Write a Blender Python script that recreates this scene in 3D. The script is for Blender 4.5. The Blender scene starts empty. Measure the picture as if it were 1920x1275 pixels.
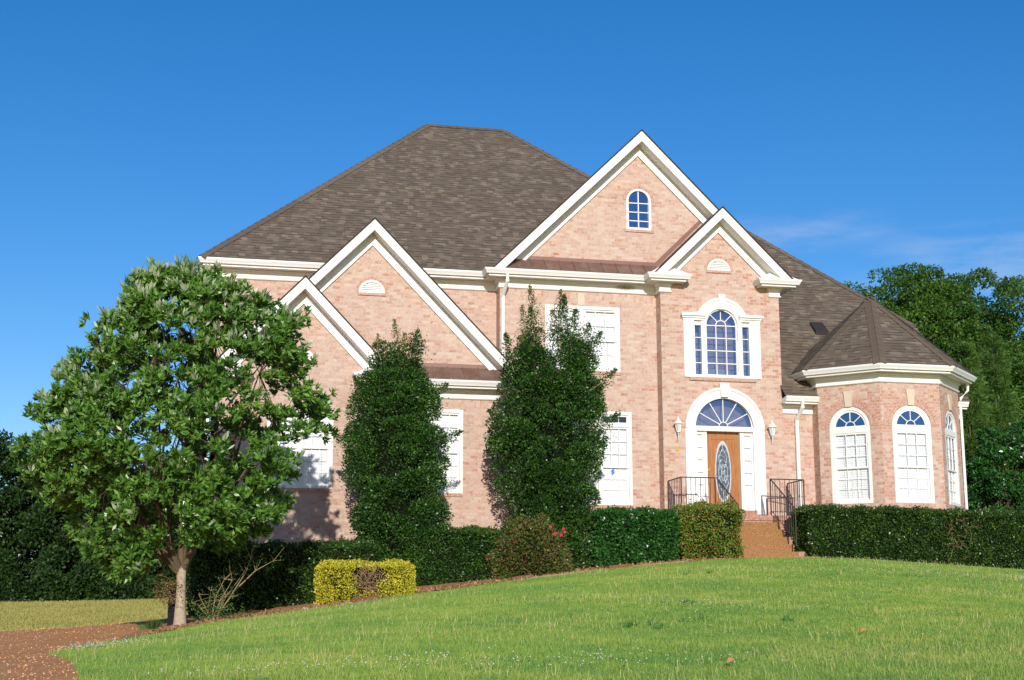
import bpy, bmesh, math, random
import numpy as np
from mathutils import Vector
from mathutils.geometry import tessellate_polygon

C = bpy.context.scene
COL = C.collection
rng = np.random.default_rng(7)
random.seed(7)

# ------------------------------------------------------------------ helpers
def tag(o, label=None, cat=None, group=None, kind=None):
    if label: o['label'] = label
    if cat: o['category'] = cat
    if group: o['group'] = group
    if kind: o['kind'] = kind
    return o

def empty(name, loc, label=None, cat=None, group=None):
    o = bpy.data.objects.new(name, None)
    o.location = loc
    o.empty_display_size = 0.3
    COL.objects.link(o)
    return tag(o, label, cat, group)

def set_parent(o, p):
    if p is None: return
    o.parent = p
    w = Vector((0, 0, 0))
    q = p
    while q is not None:
        w += q.location
        q = q.parent
    o.location = -w          # mesh data are in world coordinates, no rotations anywhere

class MB:
    """collects polygons in world space and links them as one mesh with planar metre UVs"""
    def __init__(s):
        s.v = []; s.f = []; s.uv = {}
    def poly(s, pts, uv=None):
        i = len(s.v)
        s.v.extend([tuple(p) for p in pts])
        s.f.append(list(range(i, i + len(pts))))
        if uv: s.uv[len(s.f) - 1] = uv
    def box(s, x0, x1, y0, y1, z0, z1):
        s.prism([(x0, y0), (x1, y0), (x1, y1), (x0, y1)], z0, z1)
    def prism(s, pl, z0, z1):
        n = len(pl)
        s.poly([(x, y, z1) for x, y in pl])
        s.poly([(x, y, z0) for x, y in reversed(pl)])
        for i in range(n):
            a = pl[i]; b = pl[(i + 1) % n]
            s.poly([(a[0], a[1], z0), (b[0], b[1], z0), (b[0], b[1], z1), (a[0], a[1], z1)])
    def hexa(s, a, b):
        """solid between quad a and quad b (same winding)"""
        s.poly(a); s.poly(list(reversed(b)))
        for i in range(len(a)):
            j = (i + 1) % len(a)
            s.poly([a[j], a[i], b[i], b[j]])
    def tube(s, pts, r, n=8, cap=True):
        pts = [Vector(p) for p in pts]
        rs = r if isinstance(r, (list, tuple)) else [r] * len(pts)
        rings = []
        for i, p in enumerate(pts):
            d = (pts[min(i + 1, len(pts) - 1)] - pts[max(i - 1, 0)]).normalized()
            a = d.cross(Vector((0, 0, 1)) if abs(d.z) < .9 else Vector((1, 0, 0))).normalized()
            b = d.cross(a)
            rings.append([tuple(p + (a * math.cos(t) + b * math.sin(t)) * rs[i]) for t in [2 * math.pi * k / n for k in range(n)]])
        for i in range(len(rings) - 1):
            for k in range(n):
                m = (k + 1) % n
                s.poly([rings[i][k], rings[i][m], rings[i + 1][m], rings[i + 1][k]])
        if cap:
            s.poly(rings[0][::-1]); s.poly(rings[-1])
    def lathe(s, c, prof, n=12):
        rings = [[(c[0] + r * math.cos(2 * math.pi * k / n), c[1] + r * math.sin(2 * math.pi * k / n), c[2] + z) for k in range(n)] for r, z in prof]
        for i in range(len(rings) - 1):
            for k in range(n):
                m = (k + 1) % n
                s.poly([rings[i][k], rings[i][m], rings[i + 1][m], rings[i + 1][k]])
        s.poly(rings[0][::-1]); s.poly(rings[-1])
    def build(s, name, mat, parent=None, smooth=False, weld=False):
        me = bpy.data.meshes.new(name)
        me.from_pydata(s.v, [], s.f)
        me.update()
        uvl = me.uv_layers.new(name='UVMap')
        for p in me.polygons:
            n = p.normal
            cu = s.uv.get(p.index)
            if cu is None:
                if abs(n.z) > .98:
                    t = Vector((1, 0, 0)); b = Vector((0, 1, 0))
                else:
                    t = Vector((0, 0, 1)).cross(n).normalized(); b = n.cross(t)
            for k, li in enumerate(p.loop_indices):
                if cu is not None: uvl.data[li].uv = cu[k]
                else:
                    q = me.vertices[me.loops[li].vertex_index].co
                    uvl.data[li].uv = (q.dot(t), q.dot(b))
        if weld or smooth:
            bm = bmesh.new(); bm.from_mesh(me)
            bmesh.ops.remove_doubles(bm, verts=bm.verts, dist=1e-4)
            bm.to_mesh(me); bm.free()
        if smooth:
            for p in me.polygons: p.use_smooth = True
        me.materials.append(mat)
        o = bpy.data.objects.new(name, me)
        COL.objects.link(o)
        set_parent(o, parent)
        return o

def np_mesh(name, V, Fq, mat, parent=None, rnd=None, smooth=False):
    me = bpy.data.meshes.new(name)
    V = np.ascontiguousarray(V, np.float32); Fq = np.ascontiguousarray(Fq, np.int32)
    k = Fq.shape[1]
    me.vertices.add(len(V)); me.vertices.foreach_set('co', V.ravel())
    me.loops.add(Fq.size); me.loops.foreach_set('vertex_index', Fq.ravel())
    me.polygons.add(len(Fq)); me.polygons.foreach_set('loop_start', np.arange(0, Fq.size, k, dtype=np.int32))
    try: me.polygons.foreach_set('loop_total', np.full(len(Fq), k, np.int32))
    except Exception: pass
    if smooth: me.polygons.foreach_set('use_smooth', np.ones(len(Fq), bool))
    me.update(calc_edges=True)
    if rnd is not None:
        a = me.attributes.new('rnd', 'FLOAT', 'FACE'); a.data.foreach_set('value', np.ascontiguousarray(rnd, np.float32))
    me.materials.append(mat)
    o = bpy.data.objects.new(name, me); COL.objects.link(o); set_parent(o, parent)
    return o

# ------------------------------------------------------------------ materials
def new_mat(name):
    m = bpy.data.materials.new(name); m.use_nodes = True
    nt = m.node_tree; nt.nodes.clear()
    return m, nt
class N:
    """tiny node-graph helper"""
    def __init__(s, nt): s.nt = nt
    def node(s, t, **kw):
        n = s.nt.nodes.new(t)
        for k, v in kw.items(): setattr(n, k, v)
        return n
    def link(s, a, b): s.nt.links.new(a, b)
    def put(s, sock, v):
        if isinstance(v, bpy.types.NodeSocket): s.link(v, sock)
        elif v is not None: sock.default_value = v
    def math(s, op, a, b=None, c=None, clamp=False):
        n = s.node('ShaderNodeMath', operation=op, use_clamp=clamp)
        s.put(n.inputs[0], a)
        if b is not None: s.put(n.inputs[1], b)
        if c is not None: s.put(n.inputs[2], c)
        return n.outputs[0]
    def mix(s, f, a, b, blend='MIX'):
        n = s.node('ShaderNodeMix', data_type='RGBA', blend_type=blend)
        s.put(n.inputs[0], f)
        s.put(n.inputs[6], a if isinstance(a, bpy.types.NodeSocket) else (*a, 1))
        s.put(n.inputs[7], b if isinstance(b, bpy.types.NodeSocket) else (*b, 1))
        return n.outputs[2]
    def ramp(s, f, stops, interp='LINEAR'):
        n = s.node('ShaderNodeValToRGB'); cr = n.color_ramp; cr.interpolation = interp
        while len(cr.elements) < len(stops): cr.elements.new(.5)
        for e, (p, c) in zip(cr.elements, stops): e.position = p; e.color = (*c, 1)
        s.put(n.inputs[0], f)
        return n.outputs[0]
    def noise(s, vec, scale, detail=3, rough=.55, dim='3D'):
        n = s.node('ShaderNodeTexNoise', noise_dimensions=dim)
        if vec is not None: s.link(vec, n.inputs['Vector'])
        n.inputs['Scale'].default_value = scale; n.inputs['Detail'].default_value = detail; n.inputs['Roughness'].default_value = rough
        return n.outputs['Fac']
    def bsdf(s, color, rough=.6, spec=.5, bump=None, bstr=.3, bdist=.01, **kw):
        n = s.node('ShaderNodeBsdfPrincipled')
        s.put(n.inputs['Base Color'], color if isinstance(color, bpy.types.NodeSocket) else (*color, 1))
        s.put(n.inputs['Roughness'], rough)
        s.put(n.inputs['Specular IOR Level'], spec)
        for k, v in kw.items(): s.put(n.inputs[k.replace('_', ' ')], v)
        if bump is not None:
            b = s.node('ShaderNodeBump'); b.inputs['Strength'].default_value = bstr; b.inputs['Distance'].default_value = bdist
            s.link(bump, b.inputs['Height']); s.link(b.outputs[0], n.inputs['Normal'])
        return n.outputs[0]
    def out(s, sh):
        o = s.node('ShaderNodeOutputMaterial'); s.link(sh, o.inputs['Surface'])
    def uv(s):
        return s.node('ShaderNodeUVMap', uv_map='UVMap').outputs[0]
    def pos(s):
        return s.node('ShaderNodeNewGeometry').outputs['Position']
    def sep(s, v):
        n = s.node('ShaderNodeSeparateXYZ'); s.link(v, n.inputs[0]); return n.outputs
    def comb(s, x, y, z=0.0):
        n = s.node('ShaderNodeCombineXYZ'); s.put(n.inputs[0], x); s.put(n.inputs[1], y); s.put(n.inputs[2], z); return n.outputs[0]
    def white(s, v):
        n = s.node('ShaderNodeTexWhiteNoise', noise_dimensions='3D'); s.link(v, n.inputs['Vector']); return n.outputs['Value']

def brick_mat(name, bw=.196, bh=.081, red=.06, redz=.5, mortar=(.56, .455, .375), swap=False, tint=(1, 1, 1)):
    m, nt = new_mat(name); g = N(nt)
    u, v, _ = g.sep(g.uv())
    if swap: u, v = v, u
    row = g.math('FLOOR', g.math('DIVIDE', v, bh))
    off = g.math('MULTIPLY', g.math('MODULO', row, 2.0), .5)
    uu = g.math('ADD', g.math('DIVIDE', u, bw), off)
    col = g.math('FLOOR', uu)
    fu = g.math('FRACT', uu); fv = g.math('FRACT', g.math('DIVIDE', v, bh))
    mu = .006 / bw; mv = .006 / bh
    eu = g.math('MINIMUM', fu, g.math('SUBTRACT', 1.0, fu)); ev = g.math('MINIMUM', fv, g.math('SUBTRACT', 1.0, fv))
    inb = g.math('MULTIPLY', g.math('GREATER_THAN', eu, mu), g.math('GREATER_THAN', ev, mv))
    vid = g.comb(col, row, 3.1)
    r1 = g.white(vid)
    r2 = g.white(g.comb(col, row, 9.7))
    r3 = g.white(g.comb(col, row, 21.3))
    T = lambda c: tuple(a * b for a, b in zip(c, tint))
    base = g.ramp(r1, [(0, T((.43, .255, .195))), (.12, T((.485, .305, .236))), (.4, T((.525, .345, .27))), (.7, T((.55, .387, .308))), (.9, T((.59, .455, .38))), (1, T((.50, .37, .30)))])
    P = g.pos()
    cl = g.noise(P, .9, 3)
    thr = g.math('MULTIPLY', g.math('SUBTRACT', cl, redz - .12), red * 5.0, clamp=True)
    isred = g.math('LESS_THAN', r2, thr)
    redc = g.ramp(r3, [(0, (.40, .13, .075)), (.6, (.46, .18, .11)), (1, (.50, .24, .16))])
    c = g.mix(g.math('MULTIPLY', isred, .72), base, redc)
    # whitish smear over the faces of tumbled bricks
    sm = g.noise(P, 14, 4, .65)
    c = g.mix(g.math('MULTIPLY', g.math('SUBTRACT', sm, .45, clamp=True), 1.7, clamp=True), c, (.72, .59, .51))
    big = g.noise(P, .35, 4, .6)
    c = g.mix(g.math('MULTIPLY', g.math('SUBTRACT', big, .42, clamp=True), .45, clamp=True), c, (.54, .32, .235))
    c = g.mix(inb, mortar, c)
    fn = g.noise(P, 24, 4, .8)
    c = g.mix(g.math('MULTIPLY', g.math('SUBTRACT', fn, .52, clamp=True), 4.5, clamp=True), c, (.68, .55, .465))
    wn = g.noise(P, 37, 4, .8)
    c = g.mix(g.math('MULTIPLY', g.math('SUBTRACT', wn, .54, clamp=True), 3.6, clamp=True), c, (.40, .225, .155))
    g.out(g.bsdf(c, .85, .25, bump=g.math('ADD', inb, g.math('MULTIPLY', sm, .8)), bstr=.6, bdist=.006))
    return m

def shingle_mat(name, cap=False):
    m, nt = new_mat(name); g = N(nt)
    u, v, _ = g.sep(g.uv()); P = g.pos()
    ch = .145
    if cap: u, v = v, u; ch = .3
    row = g.math('FLOOR', g.math('DIVIDE', v, ch))
    fv = g.math('FRACT', g.math('DIVIDE', v, ch))
    rr = g.white(g.comb(row, 4.2, 1.0))
    u2 = g.math('ADD', g.math('DIVIDE', u, .165 if not cap else 4.0), g.math('MULTIPLY', rr, 7.3))
    # merge neighbouring tabs at random so that widths vary
    t1 = g.white(g.comb(g.math('FLOOR', u2), row, 2.0))
    t2 = g.white(g.comb(g.math('FLOOR', g.math('MULTIPLY', u2, .43)), row, 8.0))
    t = g.math('ADD', g.math('MULTIPLY', t1, .88), g.math('MULTIPLY', t2, .12))
    c = g.ramp(t, [(.08, (.112, .087, .065)), (.35, (.134, .105, .078)), (.66, (.152, .119, .089)), (.86, (.20, .158, .118)), (1, (.26, .206, .154))])
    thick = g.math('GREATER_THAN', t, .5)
    # butt edge: shadow lines under thick (laminated) tabs, put into the colour
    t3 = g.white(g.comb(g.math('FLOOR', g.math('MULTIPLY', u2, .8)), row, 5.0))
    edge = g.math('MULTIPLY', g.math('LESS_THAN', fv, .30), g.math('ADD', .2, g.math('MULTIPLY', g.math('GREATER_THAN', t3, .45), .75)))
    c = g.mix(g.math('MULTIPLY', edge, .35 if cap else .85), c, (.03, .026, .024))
    ns = g.noise(P, 1.1, 4, .6)
    c = g.mix(g.math('MULTIPLY', g.math('SUBTRACT', ns, .5, clamp=True), .9, clamp=True), c, (.11, .078, .052))
    gr = g.noise(P, 60, 2)
    c = g.mix(g.math('MULTIPLY', gr, .25), c, (.20, .155, .115) if not cap else (.28, .22, .165))
    if cap: c = g.mix(.35, c, (.15, .113, .08))
    h = g.math('ADD', g.math('MULTIPLY', g.math('SUBTRACT', 1.0, fv), .8), g.math('MULTIPLY', thick, .5))
    g.out(g.bsdf(c, .9, .2, bump=h, bstr=.7, bdist=.012))
    return m

def paint_mat(name, col=(.82, .81, .77), rough=.5, dirt=.10):
    m, nt = new_mat(name); g = N(nt); P = g.pos()
    n1 = g.noise(P, 1.7, 5, .65); n2 = g.noise(P, 22, 3)
    c = g.mix(g.math('MULTIPLY', g.math('SUBTRACT', n1, .48, clamp=True), dirt * 6, clamp=True), col, tuple(x * .86 for x in col))
    c = g.mix(g.math('MULTIPLY', n2, dirt * .6), c, (.62, .6, .55))
    if name == 'white_trim_paint':
        px_, py_, pz_ = g.sep(P)
        dx_ = g.math('DIVIDE', g.math('SUBTRACT', px_, 10.95), .34); dz_ = g.math('DIVIDE', g.math('SUBTRACT', pz_, 8.98), .10)
        d2 = g.math('ADD', g.math('MULTIPLY', dx_, dx_), g.math('MULTIPLY', dz_, dz_))
        sk = g.math('MULTIPLY', g.math('SUBTRACT', 1.0, d2, clamp=True), g.math('MULTIPLY', g.noise(P, 16, 4, .7), 1.5), clamp=True)
        c = g.mix(sk, c, (.13, .09, .06))
        st_ = g.noise(g.comb(g.math('MULTIPLY', px_, 9.0), py_, g.math('MULTIPLY', pz_, .8)), 1.0, 4, .65)
        c = g.mix(g.math('MULTIPLY', g.math('SUBTRACT', st_, .55, clamp=True), 1.3, clamp=True), c, (.60, .57, .49))
    g.out(g.bsdf(c, rough, .4, bump=n2, bstr=.02, bdist=.002))
    return m

def copper_mat():
    m, nt = new_mat('aged_copper'); g = N(nt); P = g.pos()
    n1 = g.noise(P, 3.0, 5, .7); n2 = g.noise(P, 25, 3)
    c = g.ramp(n1, [(.25, (.17, .095, .07)), (.5, (.24, .15, .115)), (.75, (.33, .25, .21))])
    c = g.mix(g.math('MULTIPLY', n2, .3), c, (.14, .07, .05))
    g.out(g.bsdf(c, .42, .5, Metallic=.35))
    return m

def plain(name, col, rough=.6, spec=.4, nscale=6, var=.25, bstr=.1, **kw):
    m, nt = new_mat(name); g = N(nt); P = g.pos()
    n1 = g.noise(P, nscale, 4, .6)
    c = g.mix(n1, tuple(x * (1 - var) for x in col), tuple(min(1, x * (1 + var)) for x in col))
    g.out(g.bsdf(c, rough, spec, bump=n1, bstr=bstr, bdist=.006, **kw))
    return m

def glass_clear():
    m, nt = new_mat('window_glass'); g = N(nt)
    tr = g.node('ShaderNodeBsdfTransparent'); tr.inputs[0].default_value = (1, 1, 1, 1)
    gl = g.node('ShaderNodeBsdfGlossy'); gl.inputs['Roughness'].default_value = .01
    lw = g.node('ShaderNodeLayerWeight'); lw.inputs[0].default_value = .5
    mx = g.node('ShaderNodeMixShader')
    g.put(mx.inputs[0], g.math('ADD', g.math('MULTIPLY', g.math('POWER', lw.outputs['Facing'], 5.0), .6), .05))
    g.link(tr.outputs[0], mx.inputs[1]); g.link(gl.outputs[0], mx.inputs[2])
    g.out(mx.outputs[0]); return m
def glass_dark():
    m, nt = new_mat('dark_glass_painted_sky'); g = N(nt); P = g.pos()
    wob = g.noise(P, 2.2, 2)
    b_ = g.node('ShaderNodeBump'); b_.inputs['Strength'].default_value = .35; b_.inputs['Distance'].default_value = .03; g.link(wob, b_.inputs['Height'])
    df = g.bsdf((.014, .045, .125), .02, .5)  # blue base carries a painted sky reflection; the glossy part adds a little
    gl = g.node('ShaderNodeBsdfGlossy'); gl.inputs[0].default_value = (.5, .68, 1, 1); gl.inputs['Roughness'].default_value = .03; g.link(b_.outputs[0], gl.inputs['Normal'])
    mx = g.node('ShaderNodeMixShader'); mx.inputs[0].default_value = .16; g.link(df, mx.inputs[1]); g.link(gl.outputs[0], mx.inputs[2])
    g.out(mx.outputs[0])
    return m

def glass_sky():
    m, nt = new_mat('glass_painted_sky'); g = N(nt); P = g.pos()
    wob = g.noise(P, 2.2, 2)
    b_ = g.node('ShaderNodeBump'); b_.inputs['Strength'].default_value = .35; b_.inputs['Distance'].default_value = .03; g.link(wob, b_.inputs['Height'])
    df = g.bsdf((.035, .10, .26), .02, .5)  # most of the sky's reflection is painted into this blue base
    gl = g.node('ShaderNodeBsdfGlossy'); gl.inputs[0].default_value = (.55, .72, 1, 1); gl.inputs['Roughness'].default_value = .02; g.link(b_.outputs[0], gl.inputs['Normal'])
    mx = g.node('ShaderNodeMixShader'); mx.inputs[0].default_value = .20; g.link(df, mx.inputs[1]); g.link(gl.outputs[0], mx.inputs[2])
    tr = g.node('ShaderNodeBsdfTransparent'); mt = g.node('ShaderNodeMixShader'); mt.inputs[0].default_value = .42
    g.link(mx.outputs[0], mt.inputs[1]); g.link(tr.outputs[0], mt.inputs[2]); g.out(mt.outputs[0]); return m

def leaf_mat(name, dark, mid, light, rough=.42, spec=.45, trans=.22, clump=1.4, tip=None, tipf=.93):
    m, nt = new_mat(name); g = N(nt); P = g.pos()
    a = g.node('ShaderNodeAttribute', attribute_name='rnd').outputs['Fac']
    nz = g.noise(P, clump, 3)
    f = g.math('ADD', g.math('MULTIPLY', a, .62), g.math('MULTIPLY', g.math('SUBTRACT', nz, .3), .9), clamp=True)
    c = g.ramp(f, [(0, dark), (.5, mid), (1, light)])
    if tip: c = g.mix(g.math('GREATER_THAN', a, tipf), c, tip)
    pr = g.bsdf(c, rough, spec)
    tl = g.node('ShaderNodeBsdfTranslucent'); g.link(c, tl.inputs[0])
    mx = g.node('ShaderNodeMixShader'); mx.inputs[0].default_value = trans
    g.link(pr, mx.inputs[1]); g.link(tl.outputs[0], mx.inputs[2])
    g.out(mx.outputs[0]); return m

M = {}
M['brick'] = brick_mat('pink_brick', red=.09, redz=.48)
M['brick_porch'] = brick_mat('pink_brick_mixed', red=.24, redz=.48)
M['brick_bay'] = brick_mat('pink_brick_red_mix', bw=.135, red=.42, redz=.42)
M['soldier'] = brick_mat('soldier_brick', red=.10, redz=.45, swap=True)
M['red_rowlock'] = brick_mat('red_rowlock_brick', bw=.14, bh=.081, red=1.0, redz=.1, mortar=(.6, .45, .37))
M['old_brick'] = brick_mat('brown_brick', red=.9, redz=.1, mortar=(.40, .24, .17), tint=(.7, .55, .5))
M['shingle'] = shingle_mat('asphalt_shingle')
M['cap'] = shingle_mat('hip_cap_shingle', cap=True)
M['white'] = paint_mat('white_trim_paint')
M['sash'] = paint_mat('white_sash_paint', (.84, .84, .82), .45, .05)
M['gutter'] = paint_mat('white_gutter_paint', (.84, .84, .82), .3, .08)
M['shutter'] = paint_mat('white_shutter_paint', (.78, .81, .83), .5, .02)
M['copper'] = copper_mat()
M['flash'] = plain('copper_flashing', (.22, .10, .075), .45, .5, 4, .2)
M['limestone'] = plain('limestone', (.62, .53, .40), .8, .3, 8, .12)
M['glass'] = glass_clear()
M['painted_blue_glass'] = glass_dark()
M['painted_sky_glass'] = glass_sky()
M['pale_panel'] = plain('cream_panel', (.62, .58, .48), .8, .2, 4, .06)
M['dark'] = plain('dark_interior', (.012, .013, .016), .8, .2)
M['dark_glass'] = plain('dark_pane', (.02, .022, .026), .03, .7, 2, .2, 0)
M['iron'] = plain('rusty_black_iron', (.055, .038, .034), .6, .4, 12, .35)
M['edge'] = plain('shingle_edge', (.04, .035, .035), .85, .2)
M['blue'] = plain('blue_plastic', (.05, .22, .62), .5)
M['brass'] = plain('brass', (.55, .42, .12), .35, .5, Metallic=.6)
M['lamp_glass'] = plain('frosted_lamp_glass', (.62, .62, .60), .2, .6, 10, .08)

def wood_mat():
    m, nt = new_mat('oak_door'); g = N(nt); P = g.pos()
    x, y, z = g.sep(P)
    v = g.comb(g.math('MULTIPLY', x, 26.0), g.math('MULTIPLY', y, 26.0), g.math('MULTIPLY', z, 1.5))
    n1 = g.noise(v, 1.6, 4, .6)
    c = g.ramp(n1, [(.25, (.24, .085, .022)), (.5, (.38, .15, .042)), (.8, (.50, .23, .075))])
    g.out(g.bsdf(c, .35, .5, bump=n1, bstr=.1)); return m
M['oak'] = wood_mat()

def lead_glass():
    m, nt = new_mat('leaded_glass'); g = N(nt); P = g.pos()
    vo = g.node('ShaderNodeTexVoronoi', feature='DISTANCE_TO_EDGE'); g.link(P, vo.inputs['Vector']); vo.inputs['Scale'].default_value = 7
    n = g.noise(P, 18, 3)
    c = g.ramp(n, [(.3, (.03, .04, .05)), (.55, (.10, .13, .16)), (.75, (.30, .34, .38))])
    g.out(g.bsdf(c, .08, .8, bump=n, bstr=.3, bdist=.01)); return m
M['lead_glass'] = lead_glass()
M['came'] = plain('lead_came', (.62, .64, .66), .3, .6, Metallic=.5)

def pebble_mat():
    m, nt = new_mat('exposed_aggregate'); g = N(nt); P = g.pos()
    n1 = g.noise(P, 30, 4, .8); n2 = g.noise(P, 3, 4); n3 = g.noise(P, 38, 2)
    c = g.ramp(n1, [(.3, (.15, .07, .025)), (.5, (.30, .155, .06)), (.66, (.46, .27, .13)), (.8, (.72, .56, .38))])
    c = g.mix(g.math('MULTIPLY', n2, .45), c, (.33, .16, .06))
    g.out(g.bsdf(c, .85, .25, bump=g.math('ADD', n1, n3), bstr=.5, bdist=.01)); return m
M['pebble'] = pebble_mat()

# ------------------------------------------------------------------ terrain
CP = np.array([
 (0,-3,-1.75),(0,4,-1.22),(-8,4,-1.25),(9,4,-1.2),
 (-1.6,12.5,-.57),(.47,12.5,-.48),(2.7,12.5,-.47),(5.05,12.5,-.47),(7.6,12.5,-.5),(14,14,-.4),
 (4,20,.10),(8,22,.42),(12,24,.62),(18,24,.45),(10,28,1.02),(5.2,26,.52),(1.5,22,-.02),(15,29,1.15),(22,28,.75),
 (-2.15,21.8,-.45),(-.85,26,-.22),(-.4,28,-.05),(1.15,29.4,.13),(2.9,30.4,.39),(4.85,31.3,.68),(6.6,32,.92),(9.0,32.6,1.20),(11.6,32.9,1.46),(13.2,33,1.53),
 (16.5,33,1.50),(20.3,33,1.27),(25,33,.95),(32,34,.6),
 (3,35.5,.85),(0,36,.35),(-3,36,-.1),(8,36,1.35),(12.5,36,1.6),(17,37,1.6),(22,38,1.3),(8,46,1.6),(20,48,1.7),
 (-5.8,45,-.34),(-2.2,44,-.32),(-1.3,36,-.22),(-3.2,38,-.36),(-.6,46,-.25),(-2.2,51.5,.04),(-3,15,-.60),(-8,20,-.55),(-12,30,-.5),(-20,45,-.4),(-9,70,.93),(-22,70,.9),(0,62,.75),(-3,52,.05),
 (-6,100,2.5),(-40,100,2),(30,60,1.9),(60,60,1.5),(20,100,3),(60,100,3),(-40,20,-.9),(45,15,-.6),(45,-3,-1.4),(-40,-3,-1.6)], float)
def tps_fit(P):
    X = P[:, :2] / 20; n = len(X)
    D = np.linalg.norm(X[:, None] - X[None], axis=2)
    K = np.where(D > 0, D * D * np.log(D + 1e-12), 0) + np.eye(n) * .004
    A = np.zeros((n + 3, n + 3)); A[:n, :n] = K; A[:n, n:] = np.c_[np.ones(n), X]; A[n:, :n] = A[:n, n:].T
    return np.linalg.solve(A, np.r_[P[:, 2], 0, 0, 0]), X
TW, TX = tps_fit(CP)
def hgt(x, y):
    x = np.asarray(x, float); y = np.asarray(y, float)
    q = np.stack([x.ravel(), y.ravel()], 1) / 20
    out = np.empty(len(q))
    for s in range(0, len(q), 20000):
        D = np.linalg.norm(q[s:s + 20000, None] - TX[None], axis=2)
        out[s:s + 20000] = (np.where(D > 0, D * D * np.log(D + 1e-12), 0) @ TW[:len(TX)]) + TW[len(TX)] + q[s:s + 20000] @ TW[len(TX) + 1:]
    return out.reshape(x.shape)
def h1(x, y): return float(hgt(np.array([x]), np.array([y]))[0])

def grid(name, xs, ys, mat, fz=0, kind='structure'):
    X, Y = np.meshgrid(xs, ys); Z = hgt(X, Y) + fz
    n, m = X.shape
    V = np.stack([X.ravel(), Y.ravel(), Z.ravel()], 1)
    i = np.arange(n * m).reshape(n, m)
    Fq = np.stack([i[:-1, :-1].ravel(), i[:-1, 1:].ravel(), i[1:, 1:].ravel(), i[1:, :-1].ravel()], 1)
    return tag(np_mesh(name, V, Fq, mat, smooth=True), kind=kind)

def strip(name, A, B, mat, fz, nv=24, label=None, sub=14):
    """ground sheet between two plan polylines, draped on the terrain"""
    def res(L):
        L = np.array(L, float); d = np.r_[0, np.cumsum(np.linalg.norm(np.diff(L, axis=0), axis=1))]
        t = np.linspace(0, d[-1], sub * 4); return np.c_[np.interp(t, d, L[:, 0]), np.interp(t, d, L[:, 1])]
    a = res(A); b = res(B); t = np.linspace(0, 1, nv)[:, None, None]
    G = a[None] * (1 - t) + b[None] * t
    Z = hgt(G[..., 0], G[..., 1]) + fz
    n, m = Z.shape
    V = np.c_[G.reshape(-1, 2), Z.ravel()]
    i = np.arange(n * m).reshape(n, m)
    Fq = np.stack([i[:-1, :-1].ravel(), i[:-1, 1:].ravel(), i[1:, 1:].ravel(), i[1:, :-1].ravel()], 1)
    return np_mesh(name, V, Fq, mat, smooth=True)

def lawn_mat(name, c1, c2, c3):
    m, nt = new_mat(name); g = N(nt); P = g.pos()
    n1 = g.noise(P, .35, 4, .6); n2 = g.noise(P, 9, 4, .7)
    f = g.math('ADD', g.math('MULTIPLY', n1, .6), g.math('MULTIPLY', n2, .45))
    c = g.ramp(f, [(.3, c1), (.52, c2), (.75, c3)])
    g.out(g.bsdf(c, .9, .15, bump=n2, bstr=.4, bdist=.03)); return m
M['lawn'] = lawn_mat('lawn_soil_and_turf', (.14, .24, .05), (.25, .33, .06), (.36, .38, .10))
M['field'] = lawn_mat('dry_field_turf', (.28, .25, .07), (.38, .33, .11), (.46, .36, .15))
def drive_mat():
    m, nt = new_mat('red_gravel'); g = N(nt); P = g.pos()
    n1 = g.noise(P, 1.2, 5, .65); n2 = g.noise(P, 40, 3, .7)
    c = g.ramp(n1, [(.3, (.66, .28, .095)), (.55, (.76, .37, .145)), (.8, (.84, .50, .25))])
    n3 = g.noise(P, 11, 3, .7)
    c = g.mix(g.math('MULTIPLY', g.math('SUBTRACT', n3, .5, clamp=True), 3.0, clamp=True), c, (.36, .13, .05))
    n4 = g.noise(P, 5, 5, .75)
    c = g.mix(g.math('MULTIPLY', g.math('SUBTRACT', n4, .60, clamp=True), 3.0, clamp=True), c, (.80, .56, .34))
    c = g.mix(g.math('MULTIPLY', n2, .4), c, (.44, .17, .07))
    g.out(g.bsdf(c, .9, .2, bump=n2, bstr=.5, bdist=.01)); return m
M['drive'] = drive_mat()
M['mulch'] = plain('pine_mulch', (.50, .24, .10), .9, .2, 18, .5, .5)
M['kerb'] = plain('tan_edging', (.36, .20, .11), .9, .2, 14, .3, .3)
M['block'] = plain('dark_edging', (.21, .095, .05), .9, .2, 14, .35, .3)

xs = np.r_[np.linspace(-90, -12, 40), np.linspace(-11.5, 26, 110), np.linspace(27, 110, 42)]
ys = np.r_[np.linspace(-4, 8, 12), np.linspace(8.5, 48, 120), np.linspace(49, 170, 60)]
grid('lawn', xs, ys, M['lawn'])
# lawn edge (plan), from the driveway corner to the steps
EDGE = [(-1.0,12),(-1.12,14.5),(-1.45,17.5),(-1.95,20.5),(-2.15,21.8),(-1.9,23.2),(-1.4,24.8),(-.8,26.2),(-.1,27.3),(1.1,28.85),(2.85,29.95),(4.8,30.85),(6.55,31.5),(8.95,32.2),(11.5,32.68),(12.75,32.86)]
strip('driveway', [(-.8,4),(-1.0,12),(-1.12,14.5),(-1.45,17.5),(-1.95,20.5),(-2.15,21.8),(-1.9,23.2),(-1.4,24.8),(-1.1,27.6)], [(-30,4),(-30,12),(-30,14),(-30,18),(-30,20),(-30,23),(-24,34),(-8.5,44),(-2.2,44.5)], M['drive'], .012, 40).__setitem__('kind', 'structure')
strip('path', [(-3.0,44.6),(-3.05,47),(-2.7,49.5),(-1.9,51.5)], [(-.3,44.2),(-.2,47),(-.1,49.5),(0,51.5)], M['drive'], .055, 10).__setitem__('kind', 'structure')
strip('mulch_bed', EDGE[6:], [(-1.3,26.6),(-.8,29.0),(.1,33.5),(.3,35.1),(3,35.1),(5,35.7),(7.6,35.7),(9,36.3),(11,36.3),(12.75,34)], M['mulch'], .018, 16).__setitem__('kind', 'structure')
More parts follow.
